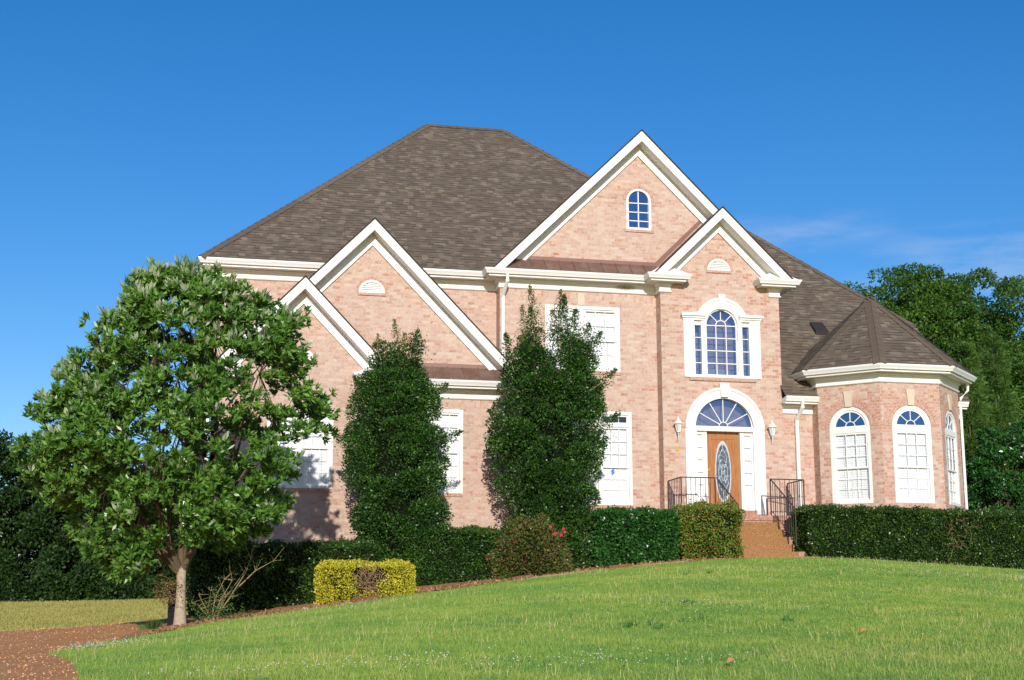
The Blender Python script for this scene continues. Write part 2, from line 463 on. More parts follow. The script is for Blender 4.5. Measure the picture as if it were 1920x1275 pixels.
grid('field', np.linspace(-60, 1.5, 50), np.linspace(45.5, 85, 40), M['field'], .02)

# ------------------------------------------------------------------ the house
H = empty('brick_house', (8, 36, 1.5), 'two storey pink brick house with white gables, dark shingle roof and round bay', 'house')
W1, W2, WP, WB, WA, W3 = 36.87, 36.4, 36.0, 35.8, 35.2, 36.1   # wall planes (depth)

class Fr:
    """local frame of a wall: u along the wall, z up, d outwards"""
    def __init__(s, o, ang=0):
        s.o = Vector((o[0], o[1], 0)); s.u = Vector((math.cos(ang), math.sin(ang), 0)); s.n = Vector((math.sin(ang), -math.cos(ang), 0))
    def p(s, u, z, d=0):
        q = s.o + s.u * u + s.n * d
        return (q.x, q.y, z)
FA, FB, F1, F2, FP, F3 = (Fr((0, w)) for w in (WA, WB, W1, W2, WP, W3))

def lbox(mb, fr, u0, u1, z0, z1, d0, d1):
    a = [fr.p(u0, z0, d1), fr.p(u1, z0, d1), fr.p(u1, z1, d1), fr.p(u0, z1, d1)]
    b = [fr.p(u0, z0, d0), fr.p(u1, z0, d0), fr.p(u1, z1, d0), fr.p(u0, z1, d0)]
    mb.hexa(a, b)
def lbar(mb, fr, p, q, w, d0, d1):
    du, dz = q[0] - p[0], q[1] - p[1]; L = math.hypot(du, dz); a, b = -dz / L * w / 2, du / L * w / 2
    P = [(p[0] - a, p[1] - b), (q[0] - a, q[1] - b), (q[0] + a, q[1] + b), (p[0] + a, p[1] + b)]
    mb.hexa([fr.p(u, z, d1) for u, z in P], [fr.p(u, z, d0) for u, z in P])
def arcband(mb, fr, cu, cz, r0, r1, d0, d1, n=24, a0=0, a1=math.pi, squash=1.0):
    for i in range(n):
        s, t = a0 + (a1 - a0) * i / n, a0 + (a1 - a0) * (i + 1) / n
        P = [(cu + r0 * math.cos(s), cz + r0 * squash * math.sin(s)), (cu + r1 * math.cos(s), cz + r1 * squash * math.sin(s)),
             (cu + r1 * math.cos(t), cz + r1 * squash * math.sin(t)), (cu + r0 * math.cos(t), cz + r0 * squash * math.sin(t))]
        f = [fr.p(u, z, d1) for u, z in P]; b = [fr.p(u, z, d0) for u, z in P]
        uvs = [(r0, (r0 + r1) / 2 * s), (r1, (r0 + r1) / 2 * s), (r1, (r0 + r1) / 2 * t), (r0, (r0 + r1) / 2 * t)]
        mb.poly(f, uvs); mb.poly(b[::-1])
        mb.poly([f[1], b[1], b[2], f[2]]); mb.poly([f[0], f[3], b[3], b[0]])
        if i == 0 and a1 - a0 < 6: mb.poly([f[0], b[0], b[1], f[1]])
        if i == n - 1 and a1 - a0 < 6: mb.poly([f[3], f[2], b[2], b[3]])
def arcfan(cu, cz, r, n=24, squash=1.0):
    return [(cu + r * math.cos(math.pi * i / n), cz + r * squash * math.sin(math.pi * i / n)) for i in range(n + 1)]
def lpoly(mb, fr, pts, d):
    mb.poly([fr.p(u, z, d) for u, z in pts])
def opening(u0, u1, z0, z1): return [(u0, z0), (u1, z0), (u1, z1), (u0, z1)]
def arch_open(u0, u1, z0, zs, n=20):
    r = (u1 - u0) / 2
    return [(u0, z0), (u1, z0)] + arcfan((u0 + u1) / 2, zs, r, n)
def wall(name, fr, outline, holes, mat, reveal=.14, parent=H):
    mb = MB()
    loops = [outline] + holes
    pts = [p for L in loops for p in L]
    tris = tessellate_polygon([[Vector((u, z, 0)) for u, z in L] for L in loops])
    for t in tris:
        a, b, c = [pts[i] for i in t]
        if (b[0] - a[0]) * (c[1] - a[1]) - (b[1] - a[1]) * (c[0] - a[0]) < 0: b, c = c, b
        mb.poly([fr.p(*a), fr.p(*b), fr.p(*c)])
    for L in holes:
        for i in range(len(L)):
            a = L[i]; b = L[(i + 1) % len(L)]
            mb.poly([fr.p(*a), fr.p(*a, -reveal), fr.p(*b, -reveal), fr.p(*b)])
    return mb.build(name, mat, parent)

# --- window builders -------------------------------------------------------
def sash(wn, fr, u0, u1, z0, z1, cols, rows, d, shutter=True, pane='glass', rail=.045, stile=.045):
    mb = MB()
    lbox(mb, fr, u0, u0 + stile, z0, z1, d - .035, d); lbox(mb, fr, u1 - stile, u1, z0, z1, d - .035, d)
    lbox(mb, fr, u0 + stile, u1 - stile, z0, z0 + rail, d - .035, d - .002); lbox(mb, fr, u0 + stile, u1 - stile, z1 - rail, z1, d - .035, d - .002)
    mb.build('sash', M['sash'], wn)
    a0, a1, b0, b1 = u0 + stile, u1 - stile, z0 + rail, z1 - rail
    mu = MB(); t = .009
    for i in range(1, cols):
        u = a0 + (a1 - a0) * i / cols; lbox(mu, fr, u - t, u + t, b0, b1, d - .028, d - .006)
    for j in range(1, rows):
        z = b0 + (b1 - b0) * j / rows; lbox(mu, fr, a0, a1, z - t, z + t, d - .026, d - .008)
    if rows == 1: lbox(mu, fr, a0, a1, b0, b0 + .012, d - .026, d - .008)
    if cols * rows > 1: mu.build('muntin_grid', M['sash'], wn)
    g = MB(); lpoly(g, fr, opening(a0, a1, b0, b1), d - .03); g.build('pane', M[pane], wn)
    return a0, a1, b0, b1
def louvre(wn, fr, u0, u1, z0, z1, d, panels=2, pitch=.06):
    s = MB(); pw = (u1 - u0) / panels
    for k in range(panels):
        a, b = u0 + k * pw, u0 + (k + 1) * pw
        lbox(s, fr, a + .002, a + .035, z0, z1, d - .03, d); lbox(s, fr, b - .035, b - .002, z0, z1, d - .03, d)
        n = max(2, int((z1 - z0 - .06) / pitch))
        for i in range(n):
            z = z0 + .03 + (z1 - z0 - .06) * (i + .5) / n; h = pitch * .58
            A = [fr.p(a + .036, z - h, d - .004), fr.p(b - .036, z - h, d - .004), fr.p(b - .036, z + h, d - .022), fr.p(a + .036, z + h, d - .022)]
            B = [(p[0], p[1], p[2] - .008) for p in A]
            s.hexa(A, B)
        lbox(s, fr, a + .036, b - .036, z0, z0 + .028, d - .03, d - .001); lbox(s, fr, a + .036, b - .036, z1 - .028, z1, d - .03, d - .001)
        lbox(s, fr, (a + b) / 2 - .006, (a + b) / 2 + .006, z0 + .05, z1 - .05, d + .001, d + .008)
    s.build('shutter', M['shutter'], wn)
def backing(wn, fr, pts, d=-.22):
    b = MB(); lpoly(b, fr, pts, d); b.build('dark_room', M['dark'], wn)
def wempty(name, fr, u, z):
    e = bpy.data.objects.new(name, None); e.empty_display_size = .2; COL.objects.link(e)
    e.parent = H; e.location = Vector(fr.p(u, z)) - H.location
    return e
def casing(wn, fr, u0, u1, z0, z1, w, d0, d1, sillh=None, name='frame'):
    mb = MB(); s = sillh or w
    lbox(mb, fr, u0, u0 + w, z0, z1, d0, d1); lbox(mb, fr, u1 - w, u1, z0, z1, d0, d1)
    lbox(mb, fr, u0 + w, u1 - w, z1 - w, z1, d0, d1 - .003); lbox(mb, fr, u0 + w, u1 - w, z0, z0 + s, d0, d1 + .012)
    return mb
def brick_sill(wn, fr, u0, u1, z, h=.085):
    s = MB(); lbox(s, fr, u0, u1, z - h, z - .001, -.02, .035); s.build('brick_sill', M['red_rowlock'], wn)

def double_hung(fr, u0, u1, z0, z1, units, cols, rows, name='window', rail_z=None, transom=0, cas=.085, sill=True, shut=True):
    """u/z = outer casing; units = number of sash pairs side by side"""
    wn = wempty(name, fr, (u0 + u1) / 2, z0)
    mb = casing(wn, fr, u0, u1, z0, z1, cas, -.10, .02, .07)
    iw = (u1 - u0 - 2 * cas); mull = .11
    uw = (iw - mull * (units - 1)) / units
    top = z1 - cas - (transom if transom else 0)
    if transom:
        lbox(mb, fr, u0 + cas, u1 - cas, top - .07, top, -.09, .012)
    for k in range(units - 1):
        c = u0 + cas + uw * (k + 1) + mull * k
        lbox(mb, fr, c, c + mull, z0 + .07, z1 - cas, -.09, .014)
    mb.build('frame', M['white'], wn)
    for k in range(units):
        a = u0 + cas + (uw + mull) * k; b = a + uw
        t = top - .07 if transom else top
        zr = rail_z or (z0 + .07 + t) / 2
        sash(wn, fr, a, b, zr - .02, t, cols, rows, -.02)
        sash(wn, fr, a, b, z0 + .07, zr + .02, cols, rows, -.056)
        if shut: louvre(wn, fr, a + .02, b - .02, z0 + .09, t - .03, -.094, 2)
        if transom:
            sash(wn, fr, a, b, top, z1 - cas, cols, 1, -.02, pane='dark_glass')
    backing(wn, fr, opening(u0 + .05, u1 - .05, z0 + .05, z1 - .05))
    if sill: brick_sill(wn, fr, u0 - .01, u1 + .01, z0)
    return wn

# --- gables ----------------------------------------------------------------
def gable_trim(fr_y, xa, za, ze, s, over=.45, fas=.325, fr_w=.62):
    def band(o0, o1, y0, y1, mb, zcut):
        for sg in (-1, 1):
            P = [(xa, za - o0), (xa + sg * (za - o0 - zcut) / s, zcut), (xa + sg * (za - o1 - zcut) / s, zcut), (xa, za - o1)]
            a = [(x, y0, z) for x, z in P]; b = [(x, y1, z) for x, z in P]
            if sg > 0: a, b = a[::-1], b[::-1]
            mb.hexa(a, b)
    f = MB(); band(.03, fas, fr_y - over, fr_y - over + .03, f, ze)
    band(.075, .11, fr_y - over - .018, fr_y - over - .0005, f, ze + .001)
    f.build('rake_board', M['white'], H)
    so = MB(); band(fas - .05, fas - .02, fr_y - over + .031, fr_y - .001, so, ze)
    so.build('soffit', M['white'], H)
    z = MB(); band(fas - .018, fr_w, fr_y - .035, fr_y + .01, z, ze); band(fr_w - .05, fr_w + .012, fr_y - .055, fr_y - .036, z, ze)
    z.build('frieze', M['white'], H)
def gable_roof(fr_y, xa, za, ze, s, yback, over=.45, name='gable_roof'):
    r = MB()
    for sg in (-1, 1):
        xe = xa + sg * (za - ze) / s; xe2 = xe
        A = [(xa, fr_y - over - .02, za), (xa, yback, za), (xe2, yback, ze), (xe2, fr_y - over - .02, ze)]
        B = [(x, y, z - .03) for x, y, z in A]
        if sg > 0: A, B = A[::-1], B[::-1]
        r.hexa(A, B)
    o = r.build(name, M['shingle'], H)
    e = MB()
    for sg in (-1, 1):
        xe = xa + sg * (za - ze) / s
        e.hexa(*( [(xa, y, za + .006), (xe, y, ze + .006), (xe, y, ze - .035), (xa, y, za - .035)] for y in (fr_y - over - .035, fr_y - over - .0205)))
    e.build('drip_edge', M['edge'], o)
    return o

def sweep(mb, path, prof, caps=True):
    """extrude profile (outward, z) along a plan path; outward is to the right of travel"""
    P = [Vector((x, y, 0)) for x, y, z in path]; zs = [p[2] for p in path]
    ds = [(P[i + 1] - P[i]).normalized() for i in range(len(P) - 1)]
    nr = [Vector((d.y, -d.x, 0)) for d in ds]
    rings = []
    for i in range(len(P)):
        if i == 0: m = nr[0]
        elif i == len(P) - 1: m = nr[-1]
        else:
            m = (nr[i - 1] + nr[i]).normalized(); m = m / m.dot(nr[i])
        rings.append([(P[i].x + m.x * o, P[i].y + m.y * o, zs[i] + z) for o, z in prof])
    n = len(prof)
    for i in range(len(rings) - 1):
        for k in range(n):
            j = (k + 1) % n
            mb.poly([rings[i][k], rings[i][j], rings[i + 1][j], rings[i + 1][k]])
    if caps:
        mb.poly(rings[0][::-1]); mb.poly(rings[-1])
GUT = [(.372, -.005), (.372, -.135), (.44, -.135), (.452, -.105), (.475, -.07), (.492, -.045), (.497, -.018), (.50, -.016), (.50, 0), (.485, 0), (.485, -.012)]
EAVE = [(0, -.03), (.37, -.03), (.37, -.19), (.35, -.19), (.35, -.17), (0, -.17)]
FRZ = [(.0, -.172), (.10, -.172), (.095, -.20), (.07, -.225), (.045, -.25), (.04, -.30), (.03, -.302), (.03, -.375), (.05, -.385), (.055, -.41), (.03, -.43), (0, -.43)]
def eaves(path):
    g = MB(); sweep(g, path, GUT); g.build('gutter', M['gutter'], H)
    e = MB(); sweep(e, path, EAVE); e.build('eave_board', M['white'], H)
    f = MB(); sweep(f, path, FRZ); f.build('frieze', M['white'], H)

ZE, ZL, ZB = 9.25, 6.03, 6.72
eaves([(.03, 44, ZE), (.03, W1, ZE), (7.456, W1, ZE), (7.456, W2, ZE), (11.826, W2, ZE), (11.826, WP, ZE), (12.08, WP, ZE), (12.08, WP + .4, ZE)])
eaves([(14.99, WP + .4, ZE), (14.99, WP, ZE), (15.25, WP, ZE), (15.25, 39, ZE)])
eaves([(3.9, WB, 6.09), (7.65, WB, 6.09), (7.65, WB + .9, 6.09)])
eaves([(3.92, WA + .35, 6.09), (3.92, WA, 6.09), (4.18, WA, 6.09), (4.18, WB, 6.09)])
eaves([(.18, WB, 6.09), (.18, WA, 6.09), (.46, WA, 6.09), (.46, WA + .35, 6.09)])
eaves([(15.21, W3, ZL), (16.16, W3, ZL)])
eaves([(20.30, W3, ZL), (20.62, W3, ZL)])
BAY = [(16.15, 36.35), (16.15, 35.72), (17.39, 34.5), (19.12, 34.5), (20.35, 35.72), (20.35, 37)]
eaves([(x, y, ZB) for x, y in BAY])

# pediment-return caps (little white hips over the gutter returns)
def ret_cap(xa, xb, yw, z, peakx):
    r = MB(); y0 = yw - .47
    r.poly([(xa, y0, z), (xb, y0, z), (peakx, yw - .03, z + .36)])
    r.poly([(xa, yw - .03, z), (xa, y0, z), (peakx, yw - .03, z + .36)])
    r.poly([(xb, y0, z), (xb, yw - .03, z), (peakx, yw - .03, z + .36)])
    r.build('return_cap', M['white'], H)
ret_cap(11.40, 12.54, WP, ZE - .004, 11.93)
ret_cap(14.54, 15.70, WP, ZE - .004, 15.15)
ret_cap(3.48, 4.62, WA, 6.086, 4.08)
ret_cap(-.26, .90, WA, 6.086, .28)

# walls -----------------------------------------------------------------------
wall('brick_wall', F1, [(.03, 5.9), (7.47, 5.9), (7.47, 9.0), (.03, 9.0)], [], M['brick'])
XA, ZA_, SA = 2.18, 8.49, 1.05
XB, ZB_, SB = 3.948, 10.265, 1.03
XC, ZC_, SC = 11.368, 13.415, .99
XD, ZD_, SD = 13.52, 11.22, .985
def gw(xa, za, s, x0, x1, z0):   # gable wall outline
    return [(x0, z0), (x1, z0), (x1, za - .1 - s * (x1 - xa)), (xa, za - .1), (x0, za - .1 - s * (xa - x0))]
hA = [opening(1.39, 2.99, 3.25, 5.22)]
ventA = arch_open(1.86, 2.5, 6.40, 6.40)
wall('brick_wall', FA, gw(XA, ZA_, SA, .18, 4.18, -.2), hA + [arch_open(1.86, 2.5, 6.40, 6.401)], M['brick'])
hB = [opening(4.62, 6.36, 3.25, 5.38)]
wall('brick_wall', FB, gw(XB, ZB_, SB, .2, 7.65, .2), hB + [arch_open(3.61, 4.30, 8.37, 8.371)], M['brick'])
wall('brick_wall', F2, gw(XC, ZC_, SC, 7.456, 15.25, .6), [opening(8.71, 10.77, 6.65, 8.41), opening(8.47, 11.06, 3.07, 5.55), arch_open(11.03, 11.74, 10.66, 11.49)], M['brick'])
pal_hole = [(12.74, 6.55), (14.37, 6.55), (14.37, 8.06)] + [(13.555 + .50 * math.cos(t), 7.97 + .50 * math.sin(t)) for t in np.linspace(math.radians(10.4), math.radians(169.6), 20)] + [(12.74, 8.06)]
wall('brick_wall', FP, gw(XD, ZD_, SD, 11.826, 15.25, 1.2), [[(12.69, 2.8), (14.42, 2.8), (14.42, 5.15)] + arcfan(13.557, 5.15, .85, 20)[1:-1] + [(12.69, 5.15)], pal_hole, arch_open(13.19, 13.86, 9.51, 9.511)], M['brick_porch'])
wall('brick_wall', F3, [(15.25, 1.2), (16.2, 1.2), (16.2, 5.9), (15.25, 5.9)], [], M['brick_porch'])
# returns between the planes, and the far sides
def quadwall(pts, mat='brick'):
    mb = MB(); mb.poly(pts); mb.build('brick_wall', M[mat], H)
def vwall(x0, y0, x1, y1, z0, z1, mat='brick'): quadwall([(x0, y0, z0), (x1, y1, z0), (x1, y1, z1), (x0, y0, z1)], mat)
vwall(7.456, W1, 7.456, W2, .6, 9.0); vwall(11.826, W2, 11.826, WP, 1, 9.1, 'brick_porch')
vwall(.03, 50, .03, W1, -.5, 9.0); vwall(.18, WB, .18, WA, -.4, 6.0); vwall(.2, W1, .2, WB, -.4, 6.0)
vwall(4.18, WA, 4.18, WB, .2, 6.0); vwall(7.65, WB, 7.65, W2, .6, 6.0)
vwall(15.25, WP, 15.25, 40, 1.2, 9.0); vwall(20.4, W3, 20.4, 50, .8, 6.0); vwall(20.4, 50, .03, 50, -.5, 9.0)
quadwall([(20.38, 36.3, 5.9), (20.38, 50, 5.9), (20.38, 50, 8.7), (20.38, 38.7, 8.7)])
# bay
BZ0, BZ1 = 1.0, 6.45
def seg_frame(a, b):
    fr = Fr(a, math.atan2(b[1] - a[1], b[0] - a[0])); return fr, math.hypot(b[0] - a[0], b[1] - a[1])
bay_faces = []
for a, b in zip(BAY[:-1], BAY[1:]):
    fr, L = seg_frame(a, b)
    if L > 1.5:
        c = L / 2; hw = .56
        wall('bay_wall', fr, [(0, BZ0), (L, BZ0), (L, BZ1), (0, BZ1)], [arch_open(c - hw, c + hw, 3.1, 5.14)], M['brick_bay'], .10)
        bay_faces.append((fr, c, hw))
    else:
        wall('bay_wall', fr, [(0, BZ0), (L, BZ0), (L, BZ1), (0, BZ1)], [], M['brick_bay'])

# soldier courses under the friezes and over the windows
for fr, u0, u1, z in ((FB, 4.25, 7.60, 5.46), (F2, 7.5, 11.80, 8.59), (F2, 8.4, 11.1, 5.57)):
    sc = MB(); lbox(sc, fr, u0, u1, z, z + .205, -.02, .003); sc.build('soldier_course', M['soldier'], H)
qs = MB(); lbox(qs, F2, 9.62, 9.80, 8.45, 8.79, -.02, .006); qs.build('keystone', M['limestone'], H)

# roofs -----------------------------------------------------------------------
def slab(mb, P, t=.05):
    mb.poly(P)
RIDGE = [(6.446, 43.28, 15.79), (8.995, 43.28, 15.79)]
e0 = (-.44, 36.40, 9.265); e1 = (15.9, 36.40, 9.265); e2 = (15.9, 50.16, 9.265); e3 = (-.44, 50.16, 9.265)
r = MB()
r.poly([e0, e1, RIDGE[1], RIDGE[0]]); r.poly([e1, e2, RIDGE[1]]); r.poly([e2, e3, RIDGE[0], RIDGE[1]]); r.poly([e3, e0, RIDGE[0]])
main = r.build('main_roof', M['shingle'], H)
# right wing: long catslide slope
sl = 1.0
def wz(y): return ZL + .01 + (y - 35.66) * sl
w = MB()
wr = (15.72, 43.28, wz(43.28))
w.poly([(15.2, 35.66, wz(35.66)), (20.72, 35.66, wz(35.66)), (20.60, 38.42, wz(38.42)), wr, (11.0, 43.28, wr[2]), (11.0, 38.0, wz(38.0)), (15.2, 38, wz(38))])
w.poly([(20.60, 38.42, wz(38.42)), (20.60, 48.1, wz(38.42)), wr])
w.poly([(20.60, 48.1, wz(38.42)), (11.0, 48.1, wz(38.42)), (11.0, 43.28, wr[2]), wr])
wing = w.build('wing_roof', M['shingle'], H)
# bay roof
apx = Vector((18.27, 36.58, 9.13))
n8 = []
P8 = [(16.15, 37.45), (16.15, 35.72), (17.39, 34.5), (19.12, 34.5), (20.35, 35.72), (20.35, 37.45), (19.12, 38.7), (17.39, 38.7)]
cx8, cy8 = 18.25, 36.59
P8 = [(cx8 + (x - cx8) * 1.235, cy8 + (y - cy8) * 1.235, ZB + .012) for x, y in P8]
b = MB()
for i in range(8): b.poly([P8[i], P8[(i + 1) % 8], tuple(apx)])
bayr = b.build('bay_roof', M['shingle'], H)
# hip and ridge caps
def capstrip(parent, a, b, nA, nB, wd=.18, lift=.012):
    """two narrow strips either side of a hip, lying on the planes with normals nA, nB"""
    a = Vector(a); b = Vector(b); d = (b - a).normalized(); L = (b - a).length
    mb = MB(); k = max(2, int(L / .3))
    for nn in (nA, nB):
        nn = Vector(nn).normalized(); s = d.cross(nn).normalized()
        if s.z > 0: s = -s
        for i in range(k):
            p0 = a + d * (L * i / k); p1 = a + d * (L * (i + 1) / k)
            u0, u1 = L * i / k, L * (i + 1) / k
            lo, hi = nn * lift, nn * (lift + .014)
            Q = [tuple(p0 + hi), tuple(p1 + lo), tuple(p1 + lo + s * wd), tuple(p0 + hi + s * wd)]
            mb.poly(Q, [(0.0, u0), (0.0, u1), (.15, u1), (.15, u0)])
            mb.poly([tuple(p0), tuple(p0 + hi), tuple(p0 + hi + s * wd), tuple(p0 + s * wd)], [(0, u0)] * 4)
    return mb.build('hip_cap', M['cap'], parent)
nf = (0, -.9434, 1); nl = (-.9434, 0, 1); nrr = (.9434, 0, 1); nb = (0, .9434, 1)
capstrip(main, e0, RIDGE[0], nf, nl); capstrip(main, e1, RIDGE[1], nf, nrr)
capstrip(main, RIDGE[0], RIDGE[1], nf, nb)
capstrip(wing, (20.6, 38.42, wz(38.42)), wr, (0, -1, 1), (1, 0, 1))
def bn(i):
    a, c = Vector(P8[i]), Vector(P8[(i + 1) % 8]); return (c - a).cross(apx - a)
for i in (1, 2, 3, 4): capstrip(bayr, P8[i], apx, bn(i - 1), bn(i), .17)
# gable roofs and trim
for (wy, xa, za, s, ze, yb) in ((WA, XA, ZA_, SA, 6.10, WB + .3), (WB, XB, ZB_, SB, 6.10, 38.6), (W2, XC, ZC_, SC, 9.26, 41.4), (WP, XD, ZD_, SD, 9.26, W2 + .02)):
    gable_roof(wy, xa, za, ze, s, yb)
    gable_trim(wy, xa, za, ze, s)
# D's left slope runs back to the big gable: copper step flashing there
fl = MB()
zt = ZD_ + .02
fl.hexa(*[[(XD - .05, y, zt + .13), (11.62, y, zt - SD * (XD - 11.62) + .13 + .05), (11.62, y, zt - SD * (XD - 11.62)), (XD - .05, y, zt)] for y in (W2 - .02, W2 - .002)])
fl.build('flashing', M['flash'], H)
# copper skirt roofs
def skirt(x0, x1, yw, zt, ze, rot=0.4):
    c = MB(); y0 = yw - .43
    c.poly([(x0, y0, ze), (x1, y0, ze), (x1, yw, zt), (x0, yw, zt)])
    n = int((x1 - x0) / rot)
    for i in range(1, n + 1):
        x = x0 + i * rot
        c.hexa([(x - .008, y0, ze + .03), (x + .008, y0, ze + .03), (x + .008, yw, zt + .03), (x - .008, yw, zt + .03)],
               [(x - .008, y0, ze), (x + .008, y0, ze), (x + .008, yw, zt), (x - .008, yw, zt)])
    o = c.build('copper_roof', M['copper'], H)
    f = MB(); f.box(x0, x1, yw - .012, yw + .01, zt - .03, zt + .085); f.build('flashing', M['flash'], o)
skirt(7.47, 11.85, W2, 9.66, 9.255)
skirt(3.95, 8.05, WB, 6.50, 6.095)
# roof vent and plumbing boot on the wing slope
v = MB(); vx, vy = 17.35, 38.05
for (a0, a1, yy0, yy1, up) in ((vx - .2, vx + .2, vy - .2, vy + .2, .14),):
    v.hexa([(a0, yy0, wz(yy0) + up), (a1, yy0, wz(yy0) + up), (a1, yy1, wz(yy1) + up * .5), (a0, yy1, wz(yy1) + up * .5)],
           [(a0, yy0, wz(yy0) - .02), (a1, yy0, wz(yy0) - .02), (a1, yy1, wz(yy1) - .02), (a0, yy1, wz(yy1) - .02)])
v.build('roof_vent', M['edge'], H)

# downspouts ----------------------------------------------------------------
def downspout(pts, w=.045, t=.035):
    d = MB(); d.tube(pts, [w] * len(pts), 8); return d.build('downspout', M['gutter'], H)
downspout([(7.58, 35.98, 9.12), (7.58, 35.98, 8.93), (7.53, 36.30, 8.62), (7.53, 36.33, 8.5), (7.53, 36.33, 6.3)], .055)
downspout([(15.70, 35.68, 5.90), (15.70, 35.68, 5.75), (15.66, 36.02, 5.45), (15.66, 36.03, 5.3), (15.66, 36.03, 1.8)], .055)
downspout([(20.62, 35.62, 6.60), (20.62, 35.64, 6.35), (20.42, 35.70, 6.13), (20.40, 35.70, 5.95), (20.40, 35.70, 1.5)], .04)

# windows --------------------------------------------------------------------
double_hung(F2, 8.70, 10.78, 6.64, 8.42, 2, 3, 2, rail_z=7.49)
lw = double_hung(F2, 8.46, 11.07, 3.06, 5.56, 3, 3, 3, rail_z=4.07, transom=.26)
st = MB(); lpoly(st, F2, [(10.52, 3.86), (10.60, 3.93), (10.58, 4.05), (10.50, 3.98)], -.052); st.build('sticker', M['blue'], lw)
double_hung(FB, 4.61, 6.37, 3.24, 5.39, 2, 3, 3, rail_z=4.28)
double_hung(FA, 1.38, 3.00, 3.24, 5.23, 2, 3, 3, rail_z=4.24)

def fanlight(wn, fr, cu, cz, r, d, pane, hub=.28, rays=(45, 90, 135), fw=.05):
    s = MB(); arcband(s, fr, cu, cz, r - fw, r, d - .04, d, 24)
    lbox(s, fr, cu - r + fw, cu + r - fw, cz, cz + .035, d - .04, d - .003); s.build('sash', M['sash'], wn)
    m = MB(); hr = r * hub
    arcband(m, fr, cu, cz + .03, hr - .018, hr, d - .03, d - .006, 14)
    for a in rays:
        t = math.radians(a); lbar(m, fr, (cu + hr * math.cos(t), cz + .03 + hr * math.sin(t)), (cu + (r - .03) * math.cos(t), cz + (r - .03) * math.sin(t)), .02, d - .03, d - .008)
    m.build('muntin_grid', M['sash'], wn)
    g = MB(); lpoly(g, fr, arcfan(cu, cz, r - .03), d - .032); g.build('pane', M[pane], wn)

# bay windows
for fr, c, hw in bay_faces:
    wn = wempty('arched_window', fr, c, 3.1)
    zb, zs = 3.1, 5.14
    f = MB(); w_ = .10
    lbox(f, fr, c - hw, c - hw + w_, zb, zs, -.09, -.01); lbox(f, fr, c + hw - w_, c + hw, zb, zs, -.09, -.01)
    arcband(f, fr, c, zs, hw - w_, hw, -.09, -.01, 28)
    lbox(f, fr, c - hw + w_, c + hw - w_, zb, zb + .08, -.09, .005)
    lbox(f, fr, c - hw + w_, c + hw - w_, zs - .15, zs - .0, -.085, -.012)
    f.build('frame', M['white'], wn)
    fanlight(wn, fr, c, zs, hw - w_, -.035, 'painted_blue_glass', .30)
    a, b_ = c - hw + w_, c + hw - w_
    zr = 4.05
    sash(wn, fr, a, b_, zr - .02, zs - .15, 3, 3, -.03); sash(wn, fr, a, b_, zb + .08, zr + .02, 3, 3, -.066)
    louvre(wn, fr, a + .02, b_ - .02, zb + .1, zs - .18, -.104, 2)
    backing(wn, fr, opening(a, b_, zb + .02, zs - .1))
    ar = MB(); arcband(ar, fr, c, zs, hw + .004, hw + .115, -.02, .014, 30); ar.build('brick_arch', M['red_rowlock'], wn)
    ar = MB(); arcband(ar, fr, c, zs, hw + .132, hw + .235, -.02, .012, 30); ar.build('brick_arch', M['red_rowlock'], wn)
    k = MB(); K = [(c - .085, zs + hw - .01), (c + .085, zs + hw - .01), (c + .125, zs + hw + .42), (c - .125, zs + hw + .42)]
    k.hexa([fr.p(u, z, .045) for u, z in K], [fr.p(u, z, -.02) for u, z in K]); k.build('keystone', M['limestone'], wn)

# attic window
wn = wempty('arched_window', F2, 11.385, 10.65)
f = MB(); c, r_ = 11.385, .355; zs = 11.49
arcband(f, F2, c, zs, r_ - .065, r_, -.09, .0, 24); lbox(f, F2, c - r_, c - r_ + .065, 10.66, zs, -.09, .0); lbox(f, F2, c + r_ - .065, c + r_, 10.66, zs, -.09, .0)
lbox(f, F2, c - r_ + .065, c + r_ - .065, 10.66, 10.72, -.09, .01); f.build('frame', M['white'], wn)
m = MB(); lbox(m, F2, c - .012, c + .012, 10.72, zs + .28, -.05, -.03)
for z in (10.92, 11.17, 11.43): lbox(m, F2, c - .29, c + .29, z - .012, z + .012, -.052, -.032)
m.build('muntin_grid', M['sash'], wn)
g = MB(); lpoly(g, F2, arch_open(c - .29, c + .29, 10.72, zs), -.055); g.build('pane', M['painted_blue_glass'], wn)
s = MB(); arcband(s, F2, c, zs, r_ + .004, r_ + .09, -.02, .012, 24); s.build('brick_arch', M['red_rowlock'], wn)
brick_sill(wn, F2, c - .42, c + .42, 10.655, .07)

# palladian window over the door
wn = wempty('palladian_window', FP, 13.555, 6.5)
cx = 13.555; f = MB(); fz = 7.97
for s in (-1, 1):
    def bb(o0, o1, z0, z1, d0, d1):
        a, b_ = cx + s * o0, cx + s * o1
        lbox(f, FP, min(a, b_), max(a, b_), z0, z1, d0, d1)
    bb(.80, 1.10, 6.51, 8.08, -.02, .045)
    for q in (.86, .92, .98, 1.04): bb(q - .012, q + .012, 6.55, 8.0, .046, .056)
    bb(.78, .80, 6.55, 8.05, -.1, .03)
    bb(.46, .59, 6.55, 8.05, -.1, .02)
    bb(.59, .78, 7.95, 8.05, -.1, .015)
    bb(.50, 1.12, 8.08, 8.14, -.02, .06); bb(.49, 1.15, 8.14, 8.19, -.02, .10); bb(.48, 1.18, 8.19, 8.265, -.02, .15)
lbox(f, FP, cx - .80, cx + .80, 6.51, 6.585, -.1, .05)
arcband(f, FP, cx, fz, .458, .60, -.1, .035, 28, math.radians(8), math.radians(172)); arcband(f, FP, cx, fz, .602, .68, -.02, .055, 28, math.radians(22), math.radians(158)); arcband(f, FP, cx, fz, .682, .76, -.02, .08, 28, math.radians(22.5), math.radians(157.5))
